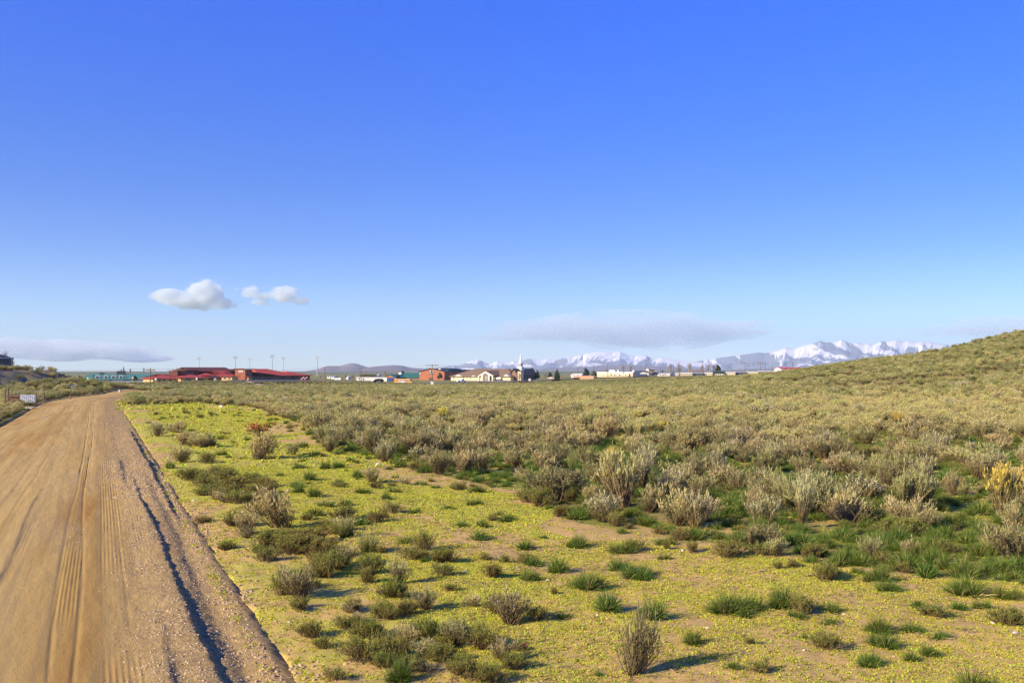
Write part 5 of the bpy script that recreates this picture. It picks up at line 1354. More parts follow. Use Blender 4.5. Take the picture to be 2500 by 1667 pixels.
LBL = {
 (1545, 1642): 'lone upright grey sagebrush with open twigs and a long shadow near the bottom',
 (692, 1286): 'largest straw-coloured rabbitbrush dome among the dark low shrubs beside the road',
 (606, 1302): 'small leaning tan rabbitbrush at the left foot of the largest straw-coloured dome',
 (634, 1068): 'shrub with rusty orange tips behind the rounded yellow rabbitbrush near the road',
 (631, 1121): 'rounded yellow rabbitbrush in front of the rusty orange shrub near the road',
 (2443, 1264): 'tall brush with bright golden yellow top at the right border of the photo',
 (1519, 1237): 'big fan shaped yellow-green rabbitbrush at the edge of the open flat below the warehouse',
 (1956, 1290): 'tall pale bare-twigged shrub standing alone in green grass',
 (1654, 1280): 'wide grey sagebrush with a dark hollow at its foot on the edge of the flat',
 (1697, 1287): 'pale bare twigs rising behind the wide grey sagebrush with the dark hollow',
 (957, 1664): 'dark green grass tuft cut by the bottom border among low brown shrubs',
 (2400, 1690): 'large dark green grass tuft cut by the bottom border at right',
 (1786, 1492): 'widest dark green grass tuft lying flat in the middle of the right-hand flat',
 (1916, 1482): 'upright dark green grass tuft just right of the widest flat-lying one',
 (1443, 1437): 'broad grass tuft sprawling left of the open flat middle, above two rounder tufts',
 (1480, 1494): 'round grass tuft just behind and left of the lone upright sagebrush',
 (1582, 1512): 'round grass tuft with a dark shadow directly behind the lone upright sagebrush',
 (1681, 1579): 'small round grass tuft just above the long shadow of the lone sagebrush',
 (2357, 1449): 'thick dark green grass clump at the right where the flat meets the taller brush',
 (845, 1310): 'spiky yellow-green bunchgrass with pale seed stalks right of the largest rabbitbrush dome',
 (903, 1347): 'spiky yellow-green bunchgrass with a long dark shadow, nearer than its seeded neighbour',
 (1245, 1526): 'wide grey-brown sagebrush mound with a dark right side near the bottom middle',
 (735, 1460): 'twiggy brown-stemmed sagebrush nearest to the road edge',
 (381, 1066): 'dark round sagebrush closest to the road beside yellow rabbitbrush',
 (2215, 1248): 'large pale grey sagebrush left of the golden yellow brush at the right border',
 (1396, 1150): 'narrow straw-coloured grass column standing in green grass below the warehouse',
 (2126, 1534): 'upper of two dark grass tufts growing one behind the other on the right-hand flat',
 (2150, 1567): 'lower of two dark grass tufts growing one behind the other on the right-hand flat',
 (1531, 1348): 'long low grass tuft lying across the flat below the wide grey sagebrush',
}
EXPT = []
for tok in EXPL.replace('\n', '|').split('|'):
    tok = tok.split()
    if len(tok) != 5: continue
    k, X, Y, hp, wp = tok[0], *map(float, tok[1:])
    d = CAMZ * FPX / (Y - HOR)
    x = wx(X, d)
    add(K[k], x, d, hp * d / FPX * (1.0 if k not in 'tn' else .95), wp * d / FPX * (1.0 if k == 'l' else 1.0), LBL.get((int(X), int(Y))))
    EXPT.append((x, d, wp * d / FPX * .4))
BANDP = [gp(*q) for q in ((430, 1140), (640, 1146), (715, 1225), (830, 1262), (1000, 1330), (1120, 1420), (1260, 1560), (1260, 1650), (850, 1650), (690, 1480), (600, 1350), (520, 1262))]
ge = np.random.default_rng(123); nb = 0
while nb < 42:
    X_, Y_ = ge.uniform(430, 1260), ge.uniform(1138, 1650); d = CAMZ * FPX / (Y_ - HOR); x = wx(X_, d)
    if not bool(inpoly(np.array([x]), np.array([d]), BANDP)[0]): continue
    nb += 1; w_ = ge.uniform(.22, .48) * (1.15 if d > 16 else .85); k_ = 'l' if ge.random() < .82 else 's'
    add(K[k_], x, d, w_ * ge.uniform(.40, .62), w_, None); EXPT.append((x, d, w_ * .4))
EXPT = np.array(EXPT)
NEXPL = len(PLANTS)

# ---- the rest of the brush: spaced by chance, mixed by where it grows
def jgrid(x0, x1, y0, y1, step, g, jit=.45):
    X, Y = np.meshgrid(np.arange(x0, x1, step), np.arange(y0, y1, step))
    X = X + (Y / step % 2 > 1) * step * .5
    X = X.ravel() + g.uniform(-jit, jit, X.size) * step; Y = Y.ravel() + g.uniform(-jit, jit, Y.size) * step
    return X, Y
SCH = [(wx(340, 448), 448), (wx(757, 490), 482), (wx(770, 520), 560), (wx(330, 500), 560)]
def in_view(x, y, margin=.04):
    t = x / np.maximum(y, .1)
    return (np.abs(t) < .5 + margin + 1.5 / np.maximum(y, 1)) & (y > 7)
def near_any(x, y, pts, rad):
    m = np.zeros(len(x), bool)
    for (a, b, r) in pts:
        m |= (x - a) ** 2 + (y - b) ** 2 < (r * rad) ** 2
    return m
def trail_near(x, y):
    m = np.zeros(len(x), bool)
    for tr, w in ((TOWNROAD, 5.5), (TRAIL, 2.0), (TRAIL2, 1.8), ([(-38.5, 83.5), (-43, 84), (-48, 86), (-56, 90)], 1.7)):
        for (a, b), (c, e) in zip(tr[:-1], tr[1:]):
            tt = np.clip(((x - a) * (c - a) + (y - b) * (e - b)) / ((c - a) ** 2 + (e - b) ** 2), 0, 1)
            m |= np.hypot(x - a - tt * (c - a), y - b - tt * (e - b)) < w
    m |= inpoly(x, y, SCH)
    return m

g = np.random.default_rng(99)
def scatter(y0, y1, step, seed, keep=1.0, size=1.0, um=-.9):
    g = np.random.default_rng(seed)
    x, y = jgrid(-y1 * .56 - 4, y1 * .56 + 4, y0, y1, step, g)
    m = in_view(x, y) & (np.hypot(x, y) >= y0)
    x, y = x[m], y[m]
    u = road_u(x, y)
    m = ~((u > um) & (u < 7.0)) & ~trail_near(x, y) & (g.random(len(x)) < keep)
    return x[m], y[m], u[m], g

# mid field, 14 - 115 m
x, y, u, g = scatter(12, 115, .86, 31)
r = np.hypot(x, y)
op = inpoly(x, y, OPEN)
edge = fbm(x, y, 5, 3, 91)
leftgreen = (x / y < -.20) & (r < 62)
clump = fbm(x, y, 3.0, 3, 95)
p = np.where(op, 0.0, .24 + .5 * sstep(22, 45, r))
p = np.where(~op & (clump < .44) & (r < 60), .12, p)
p = np.where(~op & leftgreen, .30, p)
p = np.where(u > 6.5, .9, p)
keep = g.random(len(x)) < p
keep &= ~near_any(x, y, EXPT[EXPT[:, 1] < 60], .9)
x, y, r, u, clump = x[keep], y[keep], r[keep], u[keep], clump[keep]
bandT = sstep(38, 56, r) * (1 - sstep(95, 125, r))               # straw coloured band
spec = fbm(x, y, 9, 3, 97)
q = g.random(len(x))
pr_ = .12 + .72 * bandT * (.4 + 1.2 * spec)
ps = 1 - pr_ - np.where(r < 45, .13, .06) - .10 * (r < 45)
kinds = np.where(q < pr_, 'rabbitbrush', np.where(q < pr_ + ps, 'sagebrush', np.where(q < pr_ + ps + np.where(r < 45, .13, .06), 'bare_shrub', 'low_shrub')))
kinds = np.where((q > .993), 'golden_brush', kinds)
sz = .46 + .40 * g.random(len(x)) ** 1.3
small = g.random(len(x)) < .28
sz = np.where(small, sz * .62, sz)
sz *= np.where(u > 6.5, .85, 1) * np.where(r > 40, 1.0, .95)
for k_, a_, b_, s_, e_ in zip(kinds, x, y, sz, g.random((len(x), 2))):
    hh = s_ * {'sagebrush': 1.0, 'rabbitbrush': .85, 'bare_shrub': 1.05, 'low_shrub': .5, 'golden_brush': .8}[k_]
    ww = hh * KINDS[k_][3] * 2 * (.85 + .4 * e_[0])
    add(k_, a_, b_, hh, ww)

# grass tufts between the bushes and small tufts and shrubs on the open flat
x, y, u, g = scatter(9, 80, .44, 37)
op = inpoly(x, y, OPEN); r = np.hypot(x, y)
lush = lush_mask(x, y)
n5 = fbm(x, y, 2.6, 3, 98)
p = np.where(op, .05 + .22 * (n5 > .56), .5 + .5 * lush) * np.where(r > 40, .55, 1)
p = np.where(u > 6.5, .7, p)
p = np.where((u > -1.6) & (u < 0), 0.02, p)
keep = (g.random(len(x)) < p) & ~near_any(x, y, EXPT[EXPT[:, 1] < 40], 1.0)
for a_, b_, o_, e_ in zip(x[keep], y[keep], op[keep], g.random((keep.sum(), 4))):
    if e_[3] < (.35 if o_ else .12):
        hh = (.10 + .14 * e_[0] ** 2); add('low_shrub', a_, b_, hh, hh * 2.0)
    else:
        hh = (.07 + .12 * e_[0] ** 1.5) * (1 if o_ else 1.35)
        add('grass_tuft', a_, b_, hh, hh * (2.2 + 1.2 * e_[1]))

# far brush, beyond 115 m to the town and up the slope
FAR = []
for (y0, y1, step, seed, sc_) in ((100, 260, 1.35, 41, 1.0), (260, 470, 2.1, 43, 1.35), (470, 620, 3.0, 45, 1.7)):
    x, y, u, g = scatter(y0, y1, step, seed)
    r = np.hypot(x, y)
    ok = (r > (113 if y0 == 100 else y0)) & (r < y1) & (g.random(len(x)) < .93)
    # hidden back side of the slope carries nothing visible
    t = x / y
    ok &= ~((t > .2) & (r > 330))
    ok &= ~((t < -.44) & (r > 240))
    q_ = (x + 70) * .88 - (y - 150) * .48; face = (q_ < .5) & (q_ > -4.2) & (y > 128) & ((x + 70) * .48 + (y - 150) * .88 < 8)
    ok &= ~(face & (g.random(len(x)) < .7))
    ok &= r < 575
    dens = fbm(x, y, 11, 4, 61)
    ok &= ~((t > .16) & (g.random(len(x)) > .38 + 2.2 * (dens - .38)))
    x, y, r = x[ok], y[ok], r[ok]
    q = g.random(len(x)); spec = fbm(x, y, 26, 3, 47)
    berm = (x < -45) & (y > 120) & (y < 185)
    pr_ = np.where(berm, .22, .10 + .14 * (spec > .55))
    kk = np.where(q < pr_, 'rabbitbrush', np.where(q < .93, 'sagebrush', 'bare_shrub'))
    s = (.52 + .45 * g.random(len(x)) ** 1.4) * sc_
    s = np.where((r > 230) & (sc_ > 1), s * .72, s)
    for k_, a_, b_, s_ in zip(kk, x, y, s):
        hh = min(s_ / (sc_ ** .6), .8); add(k_, a_, b_, hh, s_ * KINDS[k_][3] * 2.1)
# brush left of the road, in front of the fence and mound
print('plants', len(PLANTS))

# ---- individuals: the 300 of each kind that show largest; the rest one stuff object per kind
PX = np.array([p[1] for p in PLANTS]); PY = np.array([p[2] for p in PLANTS])
PH = np.array([p[3] for p in PLANTS]); PWd = np.array([p[4] for p in PLANTS])
PK = np.array([p[0] for p in PLANTS])
PZ = H(PX, PY)
proj = np.sqrt(PH * PWd) / PY * FPX
inframe = np.abs(PX / PY) < .5 + .3 * PWd / PY
gg = np.random.default_rng(5)
RZ_ = gg.random(len(PLANTS)) * 2 * math.pi
VARR = gg.integers(0, 1000, len(PLANTS))
SX = gg.uniform(.88, 1.14, len(PLANTS))
PLURAL = {'sagebrush': 'sagebrush', 'rabbitbrush': 'rabbitbrush', 'golden_brush': 'golden brush', 'rust_brush': 'rust brush', 'low_shrub': 'low shrubs', 'bare_shrub': 'bare shrubs', 'grass_tuft': 'grass tufts', 'bunchgrass': 'bunchgrass'}
CAT = {'sagebrush': 'sagebrush', 'rabbitbrush': 'shrub', 'golden_brush': 'shrub', 'rust_brush': 'shrub', 'low_shrub': 'shrub', 'bare_shrub': 'shrub', 'grass_tuft': 'grass tuft', 'bunchgrass': 'grass tuft'}
LOOK = {'sagebrush': 'grey sagebrush', 'rabbitbrush': 'straw rabbitbrush', 'golden_brush': 'golden topped brush', 'rust_brush': 'rusty topped brush',
        'low_shrub': 'olive low shrub', 'bare_shrub': 'pale bare shrub', 'grass_tuft': 'green grass tuft', 'bunchgrass': 'upright bunchgrass'}
COLS = ((400, 'the teal hall'), (650, 'the red tower'), (850, 'the floodlights'), (1020, 'the yellow bus'), (1130, 'the brick gym'), (1290, 'the steeple'), (1460, 'the largest pine'),
        (1600, 'the warehouse'), (1780, 'the leafless trees'), (2000, 'the red-roofed barn'), (2250, 'the snowy range'), (9999, 'the crest at right'))
def where_text(x, y):
    X = 1250 + x / y * FPX; u = float(road_u(np.array([x]), np.array([y]))[0])
    col = next(c for m_, c in COLS if X < m_)
    if u > 6.5: return 'left of the dirt road' + (' by the fence' if y > 75 else '')
    if bool(inpoly(np.array([x]), np.array([y]), OPEN)[0]):
        dep = 'nearest flat' if y < 13 else 'open flat' if y < 19 else 'mid flat' if y < 30 else 'far flat'
        return 'on the ' + dep + ' below ' + col
    dep = 'first brush' if y < 24 else 'green brush' if y < 36 else 'denser brush' if y < 50 else 'straw brush'
    return 'in the ' + dep + ' below ' + col
def size_text(kind, h, w):
    big = {'sagebrush': .8, 'rabbitbrush': .75, 'low_shrub': .3, 'bare_shrub': .85, 'grass_tuft': .2}.get(kind, .8)
    return 'large ' if h > big else 'small ' if h < big * .6 else 'medium '

def point_stuff(name, kind, idx, protos, matslot, label, cat=None, scatter_=None, zs=None, lod_of=None):
    """ONE object: its mesh holds a few hidden prototypes (pid > 0) and one loose vertex per plant (pid 0);
    a node tree sets a prototype on every vertex"""
    P = scatter_['P']; n = len(P)
    V = [P]; Fs = []; pt = [np.zeros(n)]; pr = [np.zeros(n)]; pid = [np.zeros(n)]; o = n; mis = []
    for k, (v, f, a, b, mi) in enumerate(protos):
        V.append(v); Fs.append(f + o); pt.append(a); pr.append(b); pid.append(np.full(len(v), k + 1.0)); mis.append(mi); o += len(v)
    me = np_mesh(name, np.concatenate(V), np.concatenate(Fs), False)
    for m_ in matslot: me.materials.append(m_)
    me.polygons.foreach_set('material_index', np.concatenate(mis).astype(np.int32))
    fattr(me, 'pt', np.concatenate(pt)); fattr(me, 'pr', np.concatenate(pr)); fattr(me, 'pid', np.concatenate(pid))
    pad = np.zeros(o - n)
    fattr(me, 'var', np.r_[scatter_['var'], pad])
    for nm in ('scl', 'rot'):
        a = me.attributes.new(nm, 'FLOAT_VECTOR', 'POINT')
        full = np.zeros((o, 3), np.float32); full[:n] = scatter_[nm]
        a.data.foreach_set('vector', full.ravel())
    ng = bpy.data.node_groups.new(name + '_nodes', 'GeometryNodeTree')
    ng.interface.new_socket('Geometry', in_out='INPUT', socket_type='NodeSocketGeometry')
    ng.interface.new_socket('Geometry', in_out='OUTPUT', socket_type='NodeSocketGeometry')
    N = ng.nodes; Lk = ng.links
    gi = N.new('NodeGroupInput'); go = N.new('NodeGroupOutput')
    jn = N.new('GeometryNodeJoinGeometry')
    def named(nm, ty='FLOAT'):
        a = N.new('GeometryNodeInputNamedAttribute'); a.data_type = ty; a.inputs['Name'].default_value = nm
        return a.outputs['Attribute']
    def cmp(sock, v):
        c = N.new('FunctionNodeCompare'); c.data_type = 'FLOAT'; c.operation = 'EQUAL'
        Lk.new(sock, c.inputs[0]); c.inputs[1].default_value = v; c.inputs['Epsilon'].default_value = .1
        return c.outputs[0]
    sep0 = N.new('GeometryNodeSeparateGeometry'); sep0.domain = 'POINT'
    Lk.new(gi.outputs[0], sep0.inputs['Geometry']); Lk.new(cmp(named('pid'), 0.0), sep0.inputs['Selection'])
    e2r = N.new('FunctionNodeEulerToRotation')
    Lk.new(named('rot', 'FLOAT_VECTOR'), e2r.inputs[0])
    for k in range(len(protos)):
        sp = N.new('GeometryNodeSeparateGeometry'); sp.domain = 'POINT'
        Lk.new(sep0.outputs['Inverted'], sp.inputs['Geometry']); Lk.new(cmp(named('pid'), k + 1.0), sp.inputs['Selection'])
        ip = N.new('GeometryNodeInstanceOnPoints')
        Lk.new(sep0.outputs['Selection'], ip.inputs['Points']); Lk.new(cmp(named('var'), k + 1.0), ip.inputs['Selection'])
        Lk.new(sp.outputs['Selection'], ip.inputs['Instance'])
        Lk.new(e2r.outputs[0], ip.inputs['Rotation']); Lk.new(named('scl', 'FLOAT_VECTOR'), ip.inputs['Scale'])
        Lk.new(ip.outputs[0], jn.inputs[0])
    Lk.new(jn.outputs[0], go.inputs[0])
    o_ = new_obj(name, me)
    md = o_.modifiers.new('spread', 'NODES'); md.node_group = ng
    return tag(o_, label, cat, kind='stuff')

CELL = {}
for kind in KINDS:
    ids = np.where(PK == kind)[0]
    vis = ids[inframe[ids]]
    order = vis[np.argsort(-proj[vis])]
    ind = list(order[:298])
    for i in vis:
        if PLANTS[i][5] and i not in set(ind): ind.append(i)
    rest = np.setdiff1d(ids, np.array(ind, int))
    h0w = KINDS[kind][3] * 2
    seen = {}
    grp_members = []
    for i in ind:
        _, x_, y_, h_, w_, lab = PLANTS[i]
        pxh = h_ / y_ * 1024
        lod = 0 if pxh > 15 or (kind == 'grass_tuft' and pxh > 10) else 1
        var = int(VARR[i] % NVAR[kind])
        sm, fm_, jm = kind_mesh(kind, lod, var)
        loc = (x_, y_, float(PZ[i]) - .01)
        if sm is not None and lod == 0:
            root = empty(kind, loc, RZ_[i]); root.scale = (w_ / h0w * SX[i], w_ / h0w / SX[i], h_)
            a = new_obj('stem', sm, root); b = new_obj('foliage', fm_, root)
        else:
            root = new_obj(kind, jm); root.location = loc; root.rotation_euler = (0, 0, RZ_[i]); root.scale = (w_ / h0w * SX[i], w_ / h0w / SX[i], h_)
        if lab:
            tag(root, lab, CAT[kind], LOOK[kind] + ' plants')
        else:
            wt = where_text(x_, y_); st = size_text(kind, h_, w_)
            CELL.setdefault(st + LOOK[kind] + ' ' + wt, []).append((x_ / y_, y_, root, CAT[kind]))
    if len(rest):
        protos = []; nv = NVAR[kind]
        for lod in (1, 2):
            for v in range(nv):
                st, fo = kind_data(kind, lod, v)
                if st is None: Vv, Ff, a, b = fo; mi = np.ones(len(Ff), int)
                else:
                    Vv, Ff, a, b = join([st, fo]); mi = np.r_[np.zeros(len(st[1]), int), np.ones(len(fo[1]), int)]
                if kind == 'sagebrush' and lod == 2: mi = mi * 2
                protos.append((Vv, Ff, a, b, mi))
        far = (PY[rest] > 70)
        var = VARR[rest] % nv + 1 + far * nv
        sx = PWd[rest] / h0w
        stuff = dict(P=np.c_[PX[rest], PY[rest], PZ[rest] - .01], var=var, scl=np.c_[sx * SX[rest], sx / SX[rest], PH[rest]], rot=np.c_[0 * sx, 0 * sx, RZ_[rest]])
        point_stuff(kind, kind, rest, protos, [M['bare'] if kind == 'bare_shrub' else M['stem'], M[KINDS[kind][2]], M['sage_far']],
                    {'sagebrush': 'grey-green sagebrush covering the plain and the slope as one mass', 'rabbitbrush': 'straw-coloured rabbitbrush mixed through the far brush',
                     'low_shrub': 'small olive shrubs scattered between the taller brush', 'grass_tuft': 'small green grass tufts scattered between the brush',
                     'bare_shrub': 'pale bare shrubs scattered through the far brush'}.get(kind, LOOK[kind] + ' scattered far off'), scatter_=stuff)

for base, mem in CELL.items():
    mem.sort(key=lambda q: q[0]); n_ = len(mem)
    if n_ == 1: names = ['']
    elif n_ == 2: names = ['left of two: ', 'right of two: ']
    elif n_ == 3: names = ['leftmost of three: ', 'middle of three: ', 'rightmost of three: ']
    elif n_ == 4: names = ['leftmost of four: ', 'second of four: ', 'third of four: ', 'rightmost of four: ']
    elif n_ <= 40:
        names = ['leftmost: '] + [''] * (n_ - 2) + ['rightmost: ']
        inner = sorted(range(1, n_ - 1), key=lambda i: mem[i][1])
        names[inner[0]] = 'nearest: '; names[inner[-1]] = 'farthest: '
    else: names = [''] * n_
    for nm_, (_, _, root, cat_) in zip(names, mem):
        tag(root, nm_ + base, cat_, base)
# ------------------------------------------------------------------ ground cover, pebbles and clods
def rosette(seed, n=12, l=.5, w=.22):
    g = np.random.default_rng(seed)
    a = g.random(n) * 2 * math.pi
    e = .5 + .8 * g.random(n)
    d = np.c_[np.cos(a) * np.sin(e), np.sin(a) * np.sin(e), np.cos(e)]
    P = np.c_[g.normal(size=(n, 2)) * .22, np.zeros(n)]
    v, f, t_, r_ = leaves(P, d, l * (.6 + .7 * g.random(n)), w * (.7 + .6 * g.random(n)), g, g.random(n))
    return v, f, t_, r_, np.zeros(len(f), int)
def cover_points(y0, y1, step, seed, size):
    x, y, u, g = scatter(y0, y1, step, seed, um=.22)
    c = cover_mask(x, y)
    n = fbm(x, y, .28, 2, 83)
    fz = np.clip(c * 1.7 - .02 + (n - .5) * 1.5, 0, 1)
    fz = np.where((u > -1.6) & (u < .22), np.clip(.50 + (n - .5) * 2.0 + .25 * u - 2.2 * np.maximum(u, 0), 0, 1), fz)
    k = g.random(len(x)) < fz
    x, y = x[k], y[k]
    s = size * (.45 + 1.25 * g.random(len(x)) ** 1.8)
    return x, y, s, g
parts = [cover_points(8.5, 17, .040, 201, .034), cover_points(17, 32, .072, 202, .052), cover_points(32, 75, .26, 203, .13), cover_points(75, 122, .55, 204, .26)]
x = np.concatenate([p[0] for p in parts]); y = np.concatenate([p[1] for p in parts]); s = np.concatenate([p[2] for p in parts])
g = np.random.default_rng(8)
print('cover', len(x))
uc = road_u(x, y); P = np.c_[x, y, np.where(uc > .05, H0(x, y) + .012, H(x, y))]
point_stuff('ground_cover', None, None, [rosette(i) for i in range(6)], [M['cover']], 'low yellow-green annual plants carpeting the open flat',
            scatter_=dict(P=P, var=g.integers(1, 7, len(x)), scl=np.c_[s, s, s * 1.0], rot=np.c_[g.normal(size=len(x)) * .1, g.normal(size=len(x)) * .1, g.random(len(x)) * 6.28]))

def stone(seed, flat=.65):
    import bmesh
    bm = bmesh.new(); bmesh.ops.create_icosphere(bm, subdivisions=2, radius=.5)
    g = np.random.default_rng(seed)
    V = np.array([v.co[:] for v in bm.verts]); F = np.array([[v.index for v in f.verts] for f in bm.faces]); bm.free()
    for _ in range(7):
        n = g.normal(size=3); n /= np.linalg.norm(n); c = .26 + .16 * g.random()
        dd = V @ n - c
        V = V - np.maximum(dd, 0)[:, None] * n * .9
    V = V * np.array([1, .75 + .2 * g.random(), flat])
    F = np.c_[F, F[:, :1]] if False else F
    return V, F, np.full(len(V), g.random()), np.full(len(V), g.random()), np.zeros(len(F), int)
def stone_mat(name, a, b, c):
    t = NT(name)
    oi = t.n('ShaderNodeObjectInfo').outputs['Random']
    n = t.noise(9, 4, .6, t.obj())
    col = t.ramp(t.math('ADD', t.math('MULTIPLY', oi, .8), t.math('MULTIPLY', n, .25)), [(.1, a), (.5, b), (.9, c)])
    return t.princ(col, .9, spec=.15)
M['pebble'] = stone_mat('pebble_stone', (.27, .18, .09), (.46, .33, .18), (.62, .48, .30))
M['clod'] = stone_mat('dirt_clod', (.30, .20, .11), (.42, .29, .17), (.52, .38, .23))
M['stone'] = stone_mat('field_stone', (.50, .38, .27), (.66, .52, .38), (.78, .68, .52))

g = np.random.default_rng(77)
def road_point(s, u):
    cx = np.interp(s, CLS, CLQ[:, 0]); cy = np.interp(s, CLS, CLQ[:, 1])
    tx = np.interp(s, CLS, T[:, 0]); ty = np.interp(s, CLS, T[:, 1])
    X = cx + (3.05 - u) * ty; X = cx - (u - 3.05) * ty
    Y = cy + (u - 3.05) * tx
    return X, Y
T = np.gradient(CLQ, axis=0); T /= np.hypot(T[:, 0], T[:, 1])[:, None]
def road_pt(s, u):
    off = 3.05 - u
    tx = np.interp(s, CLS, T[:, 0]); ty = np.interp(s, CLS, T[:, 1])
    return np.interp(s, CLS, CLQ[:, 0]) + off * ty, np.interp(s, CLS, CLQ[:, 1]) - off * tx
def gravel_pts(n, s0, s1, u0, u1, size, bias):
    s = s0 + (s1 - s0) * g.random(n) ** 1.6; u = u0 + (u1 - u0) * g.random(n)
    k = g.random(n) < bias(u, s)
    s, u = s[k], u[k]
    X, Y = road_pt(s, u)
    Z = H0(X, Y) + road_profile(u, s)
    k = in_view(X, Y)
    sz = size * (.5 + g.random(len(X)) ** 3 * 2.2)
    return X[k], Y[k], Z[k], sz[k]
gp_ = [gravel_pts(110000, 35, 62, .0, 2.4, .016, lambda u, s: gravel_zone(u, s) * (.35 + .9 * sstep(.4, .65, fbm(u, s, .35, 2, 88)))),
       gravel_pts(14000, 35, 60, 2.0, 6.0, .009, lambda u, s: .5 + 0 * u),
       gravel_pts(16000, 55, 100, -.1, 2.0, .03, lambda u, s: gravel_zone(u, s) * .6)]
X = np.concatenate([p[0] for p in gp_]); Y = np.concatenate([p[1] for p in gp_]); Z = np.concatenate([p[2] for p in gp_]); s = np.concatenate([p[3] for p in gp_])
print('gravel', len(X))
point_stuff('gravel', None, None, [stone(i) for i in range(5)], [M['pebble']], 'loose gravel along the right side of the dirt road',
            scatter_=dict(P=np.c_[X, Y, Z], var=g.integers(1, 6, len(X)), scl=np.c_[s, s, s], rot=np.c_[g.normal(size=(len(X), 2)) * .4, g.random(len(X)) * 6.28]))
# clods thrown up along the outer bank
n = 9000
s_ = 36 + 40 * g.random(n) ** 1.5; u_ = .10 - .20 * np.abs(g.normal(size=n)) + .14 * g.normal(size=n)
k = g.random(n) < (.15 + .95 * sstep(.42, .6, fbm(s_, s_ * 0, 2.2, 2, 89)))
s_, u_ = s_[k], u_[k]
X, Y = road_pt(s_, u_)
Z = np.where(u_ > -.02, H0(X, Y) + road_profile(u_, s_), H(X, Y))
s = .022 * (.5 + g.random(len(X)) ** 3 * 2.6)
point_stuff('rubble', None, None, [stone(i + 20, .8) for i in range(5)], [M['clod']], 'crumbled dirt clods along the outer edge of the road',
            scatter_=dict(P=np.c_[X, Y, Z], var=g.integers(1, 6, len(X)), scl=np.c_[s, s, s], rot=np.c_[g.normal(size=(len(X), 2)) * .5, g.random(len(X)) * 6.28]))
# pebbles on the flat
x, y, u, g2 = scatter(8.5, 30, .16, 301)
k = (g2.random(len(x)) < .35 * (1 - .6 * cover_mask(x, y)))
x, y = x[k], y[k]; s = .012 * (.5 + g2.random(len(x)) ** 3 * 2.5)
point_stuff('pebbles', None, None, [stone(i + 40) for i in range(5)], [M['pebble']], 'small pale pebbles strewn over the open flat',
            scatter_=dict(P=np.c_[x, y, H(x, y)], var=g2.integers(1, 6, len(x)), scl=np.c_[s, s, s], rot=np.c_[g2.normal(size=(len(x), 2)) * .4, g2.random(len(x)) * 6.28]))
# dead twigs and straw lying on the flat
x, y, u, g2 = scatter(8.5, 34, .15, 311, um=-.1)
k = g2.random(len(x)) < .55 * sstep(.35, .65, fbm(x, y, 1.1, 3, 312)) + .08
x, y = x[k], y[k]
def litter(seed):
    g = np.random.default_rng(seed); n = 7
    P = np.c_[g.normal(size=(n, 2)) * .5, .05 + .1 * g.random(n)]; a = g.random(n) * 6.28
    D = np.c_[np.cos(a), np.sin(a), .12 * g.normal(size=n)]; D /= np.linalg.norm(D, axis=1)[:, None]
    r = ribbons(P, D, .5 + g.random(n), np.full(n, .09), g.normal(size=(n, 3)) * .08, 2, g, .5, 0, 1)
    return (*r[:4], np.zeros(len(r[1]), int))
s = .06 * (.5 + g2.random(len(x)))
point_stuff('litter', None, None, [litter(i) for i in range(5)], [M['stem']], 'dead twigs and straw littering the open flat',
            scatter_=dict(P=np.c_[x, y, H(x, y) + .004], var=g2.integers(1, 6, len(x)), scl=np.c_[s, s, s], rot=np.c_[0 * x, 0 * x, g2.random(len(x)) * 6.28]))
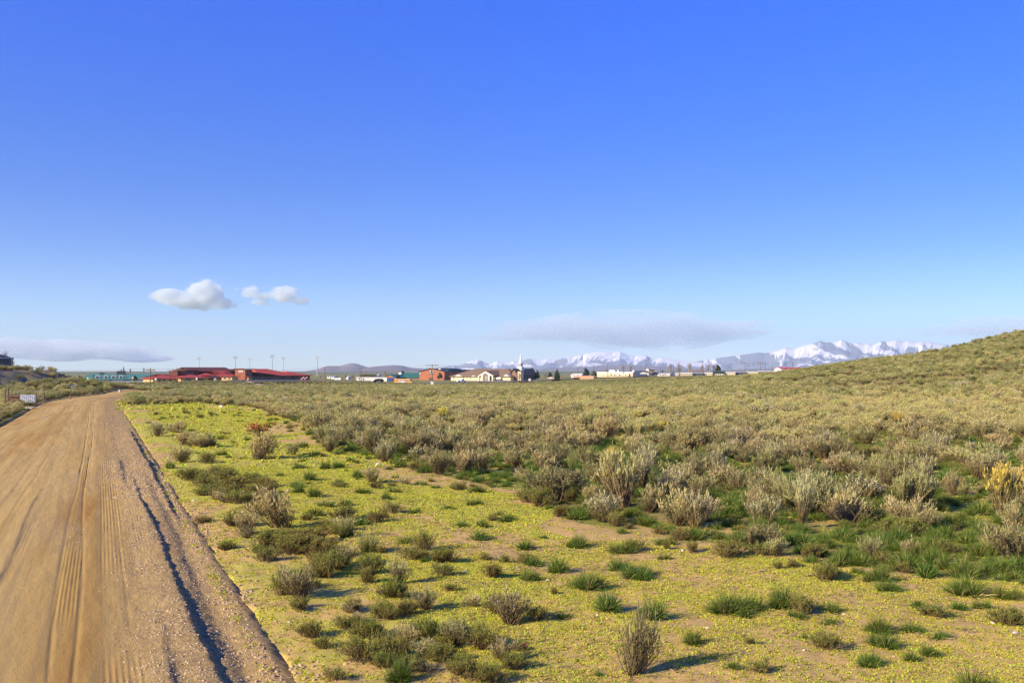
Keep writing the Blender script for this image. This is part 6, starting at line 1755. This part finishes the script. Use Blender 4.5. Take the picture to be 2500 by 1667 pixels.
# single stones one can point to
STN = [(1729, 1540, 15, 'squarish pale stone right of the small round tuft, on the flat'), (1459, 1508, 11, 'reddish stone left of the round grass tuft behind the lone sagebrush'), (1495, 1502, 9, 'tan stone touching the foot of the round tuft behind the lone sagebrush'),
       (923, 1135, 16, 'pink-white rock on the yellow-green flat, beyond the small grey sagebrush'), (592, 1253, 13, 'pale rounded rock left of the largest straw-coloured rabbitbrush dome'), (473, 1224, 9, 'small white stone on the green strip nearest the road'),
       (2425, 1518, 20, 'broad flat grey stone near the right border'), (1337, 1421, 11, 'white pebble below two spreading grass tufts'), (1668, 1345, 14, 'yellowish rounded stone right of a small tuft below the wide grey sagebrush'),
       (540, 995, 13, 'white rock among straw-coloured brush far down by the road bend'), (2480, 1545, 18, 'half buried tan stone touching the right border of the photo'), (676, 1660, 16, 'tan rock at the very bottom beside the road bank'), (1134, 1398, 10, 'white stone right of two dark olive shrubs, on bare soil'),
       (1963, 1588, 10, 'round yellow-white stone near the bottom of the right-hand flat'), (2060, 1500, 11, 'flat pale stone beside a spreading tuft at right'), (1373, 1260, 10, 'white stone on the dirt hump at the edge of the brush')]
STM = [np_mesh('stone', *stone(i + 60, .6)[:2], False, M['stone']) for i in range(4)]
for i, (X_, Y_, wp, lab) in enumerate(STN):
    d = CAMZ * FPX / (Y_ - HOR); xx = wx(X_, d)
    o = new_obj('stone', STM[i % 4]); w_ = wp * d / FPX
    o.location = (xx, d, float(H(np.array([xx]), np.array([d]))[0]) + w_ * .12); o.scale = (w_ * 1.1, w_ * .9, w_ * .8); o.rotation_euler = (.1, .05, i * 1.3)
    tag(o, lab, 'stone', 'single stones on the flat')
# ------------------------------------------------------------------ haze
def haze():
    x0, x1, y0, y1, z0, z1 = -16000, 16000, -300, 20000, -14, 640
    V = np.array([[x, y, z] for z in (z0, z1) for y in (y0, y1) for x in (x0, x1)], float)
    F = np.array([[0, 2, 3, 1], [4, 5, 7, 6], [0, 1, 5, 4], [2, 6, 7, 3], [0, 4, 6, 2], [1, 3, 7, 5]])
    t = NT('haze_air')
    pv = t.n('ShaderNodeVolumePrincipled', ins={'Color': (.70, .87, 1, 1), 'Density': 5.8e-5, 'Anisotropy': 0.2})
    pv.inputs['Density Attribute'].default_value = ''
    t.l(pv.outputs[0], t.out.inputs['Volume'])
    me = np_mesh('haze', V, F, False, t.m)
    tag(new_obj('haze', me), 'thin blue air in front of the far mountains', kind='stuff')
haze()
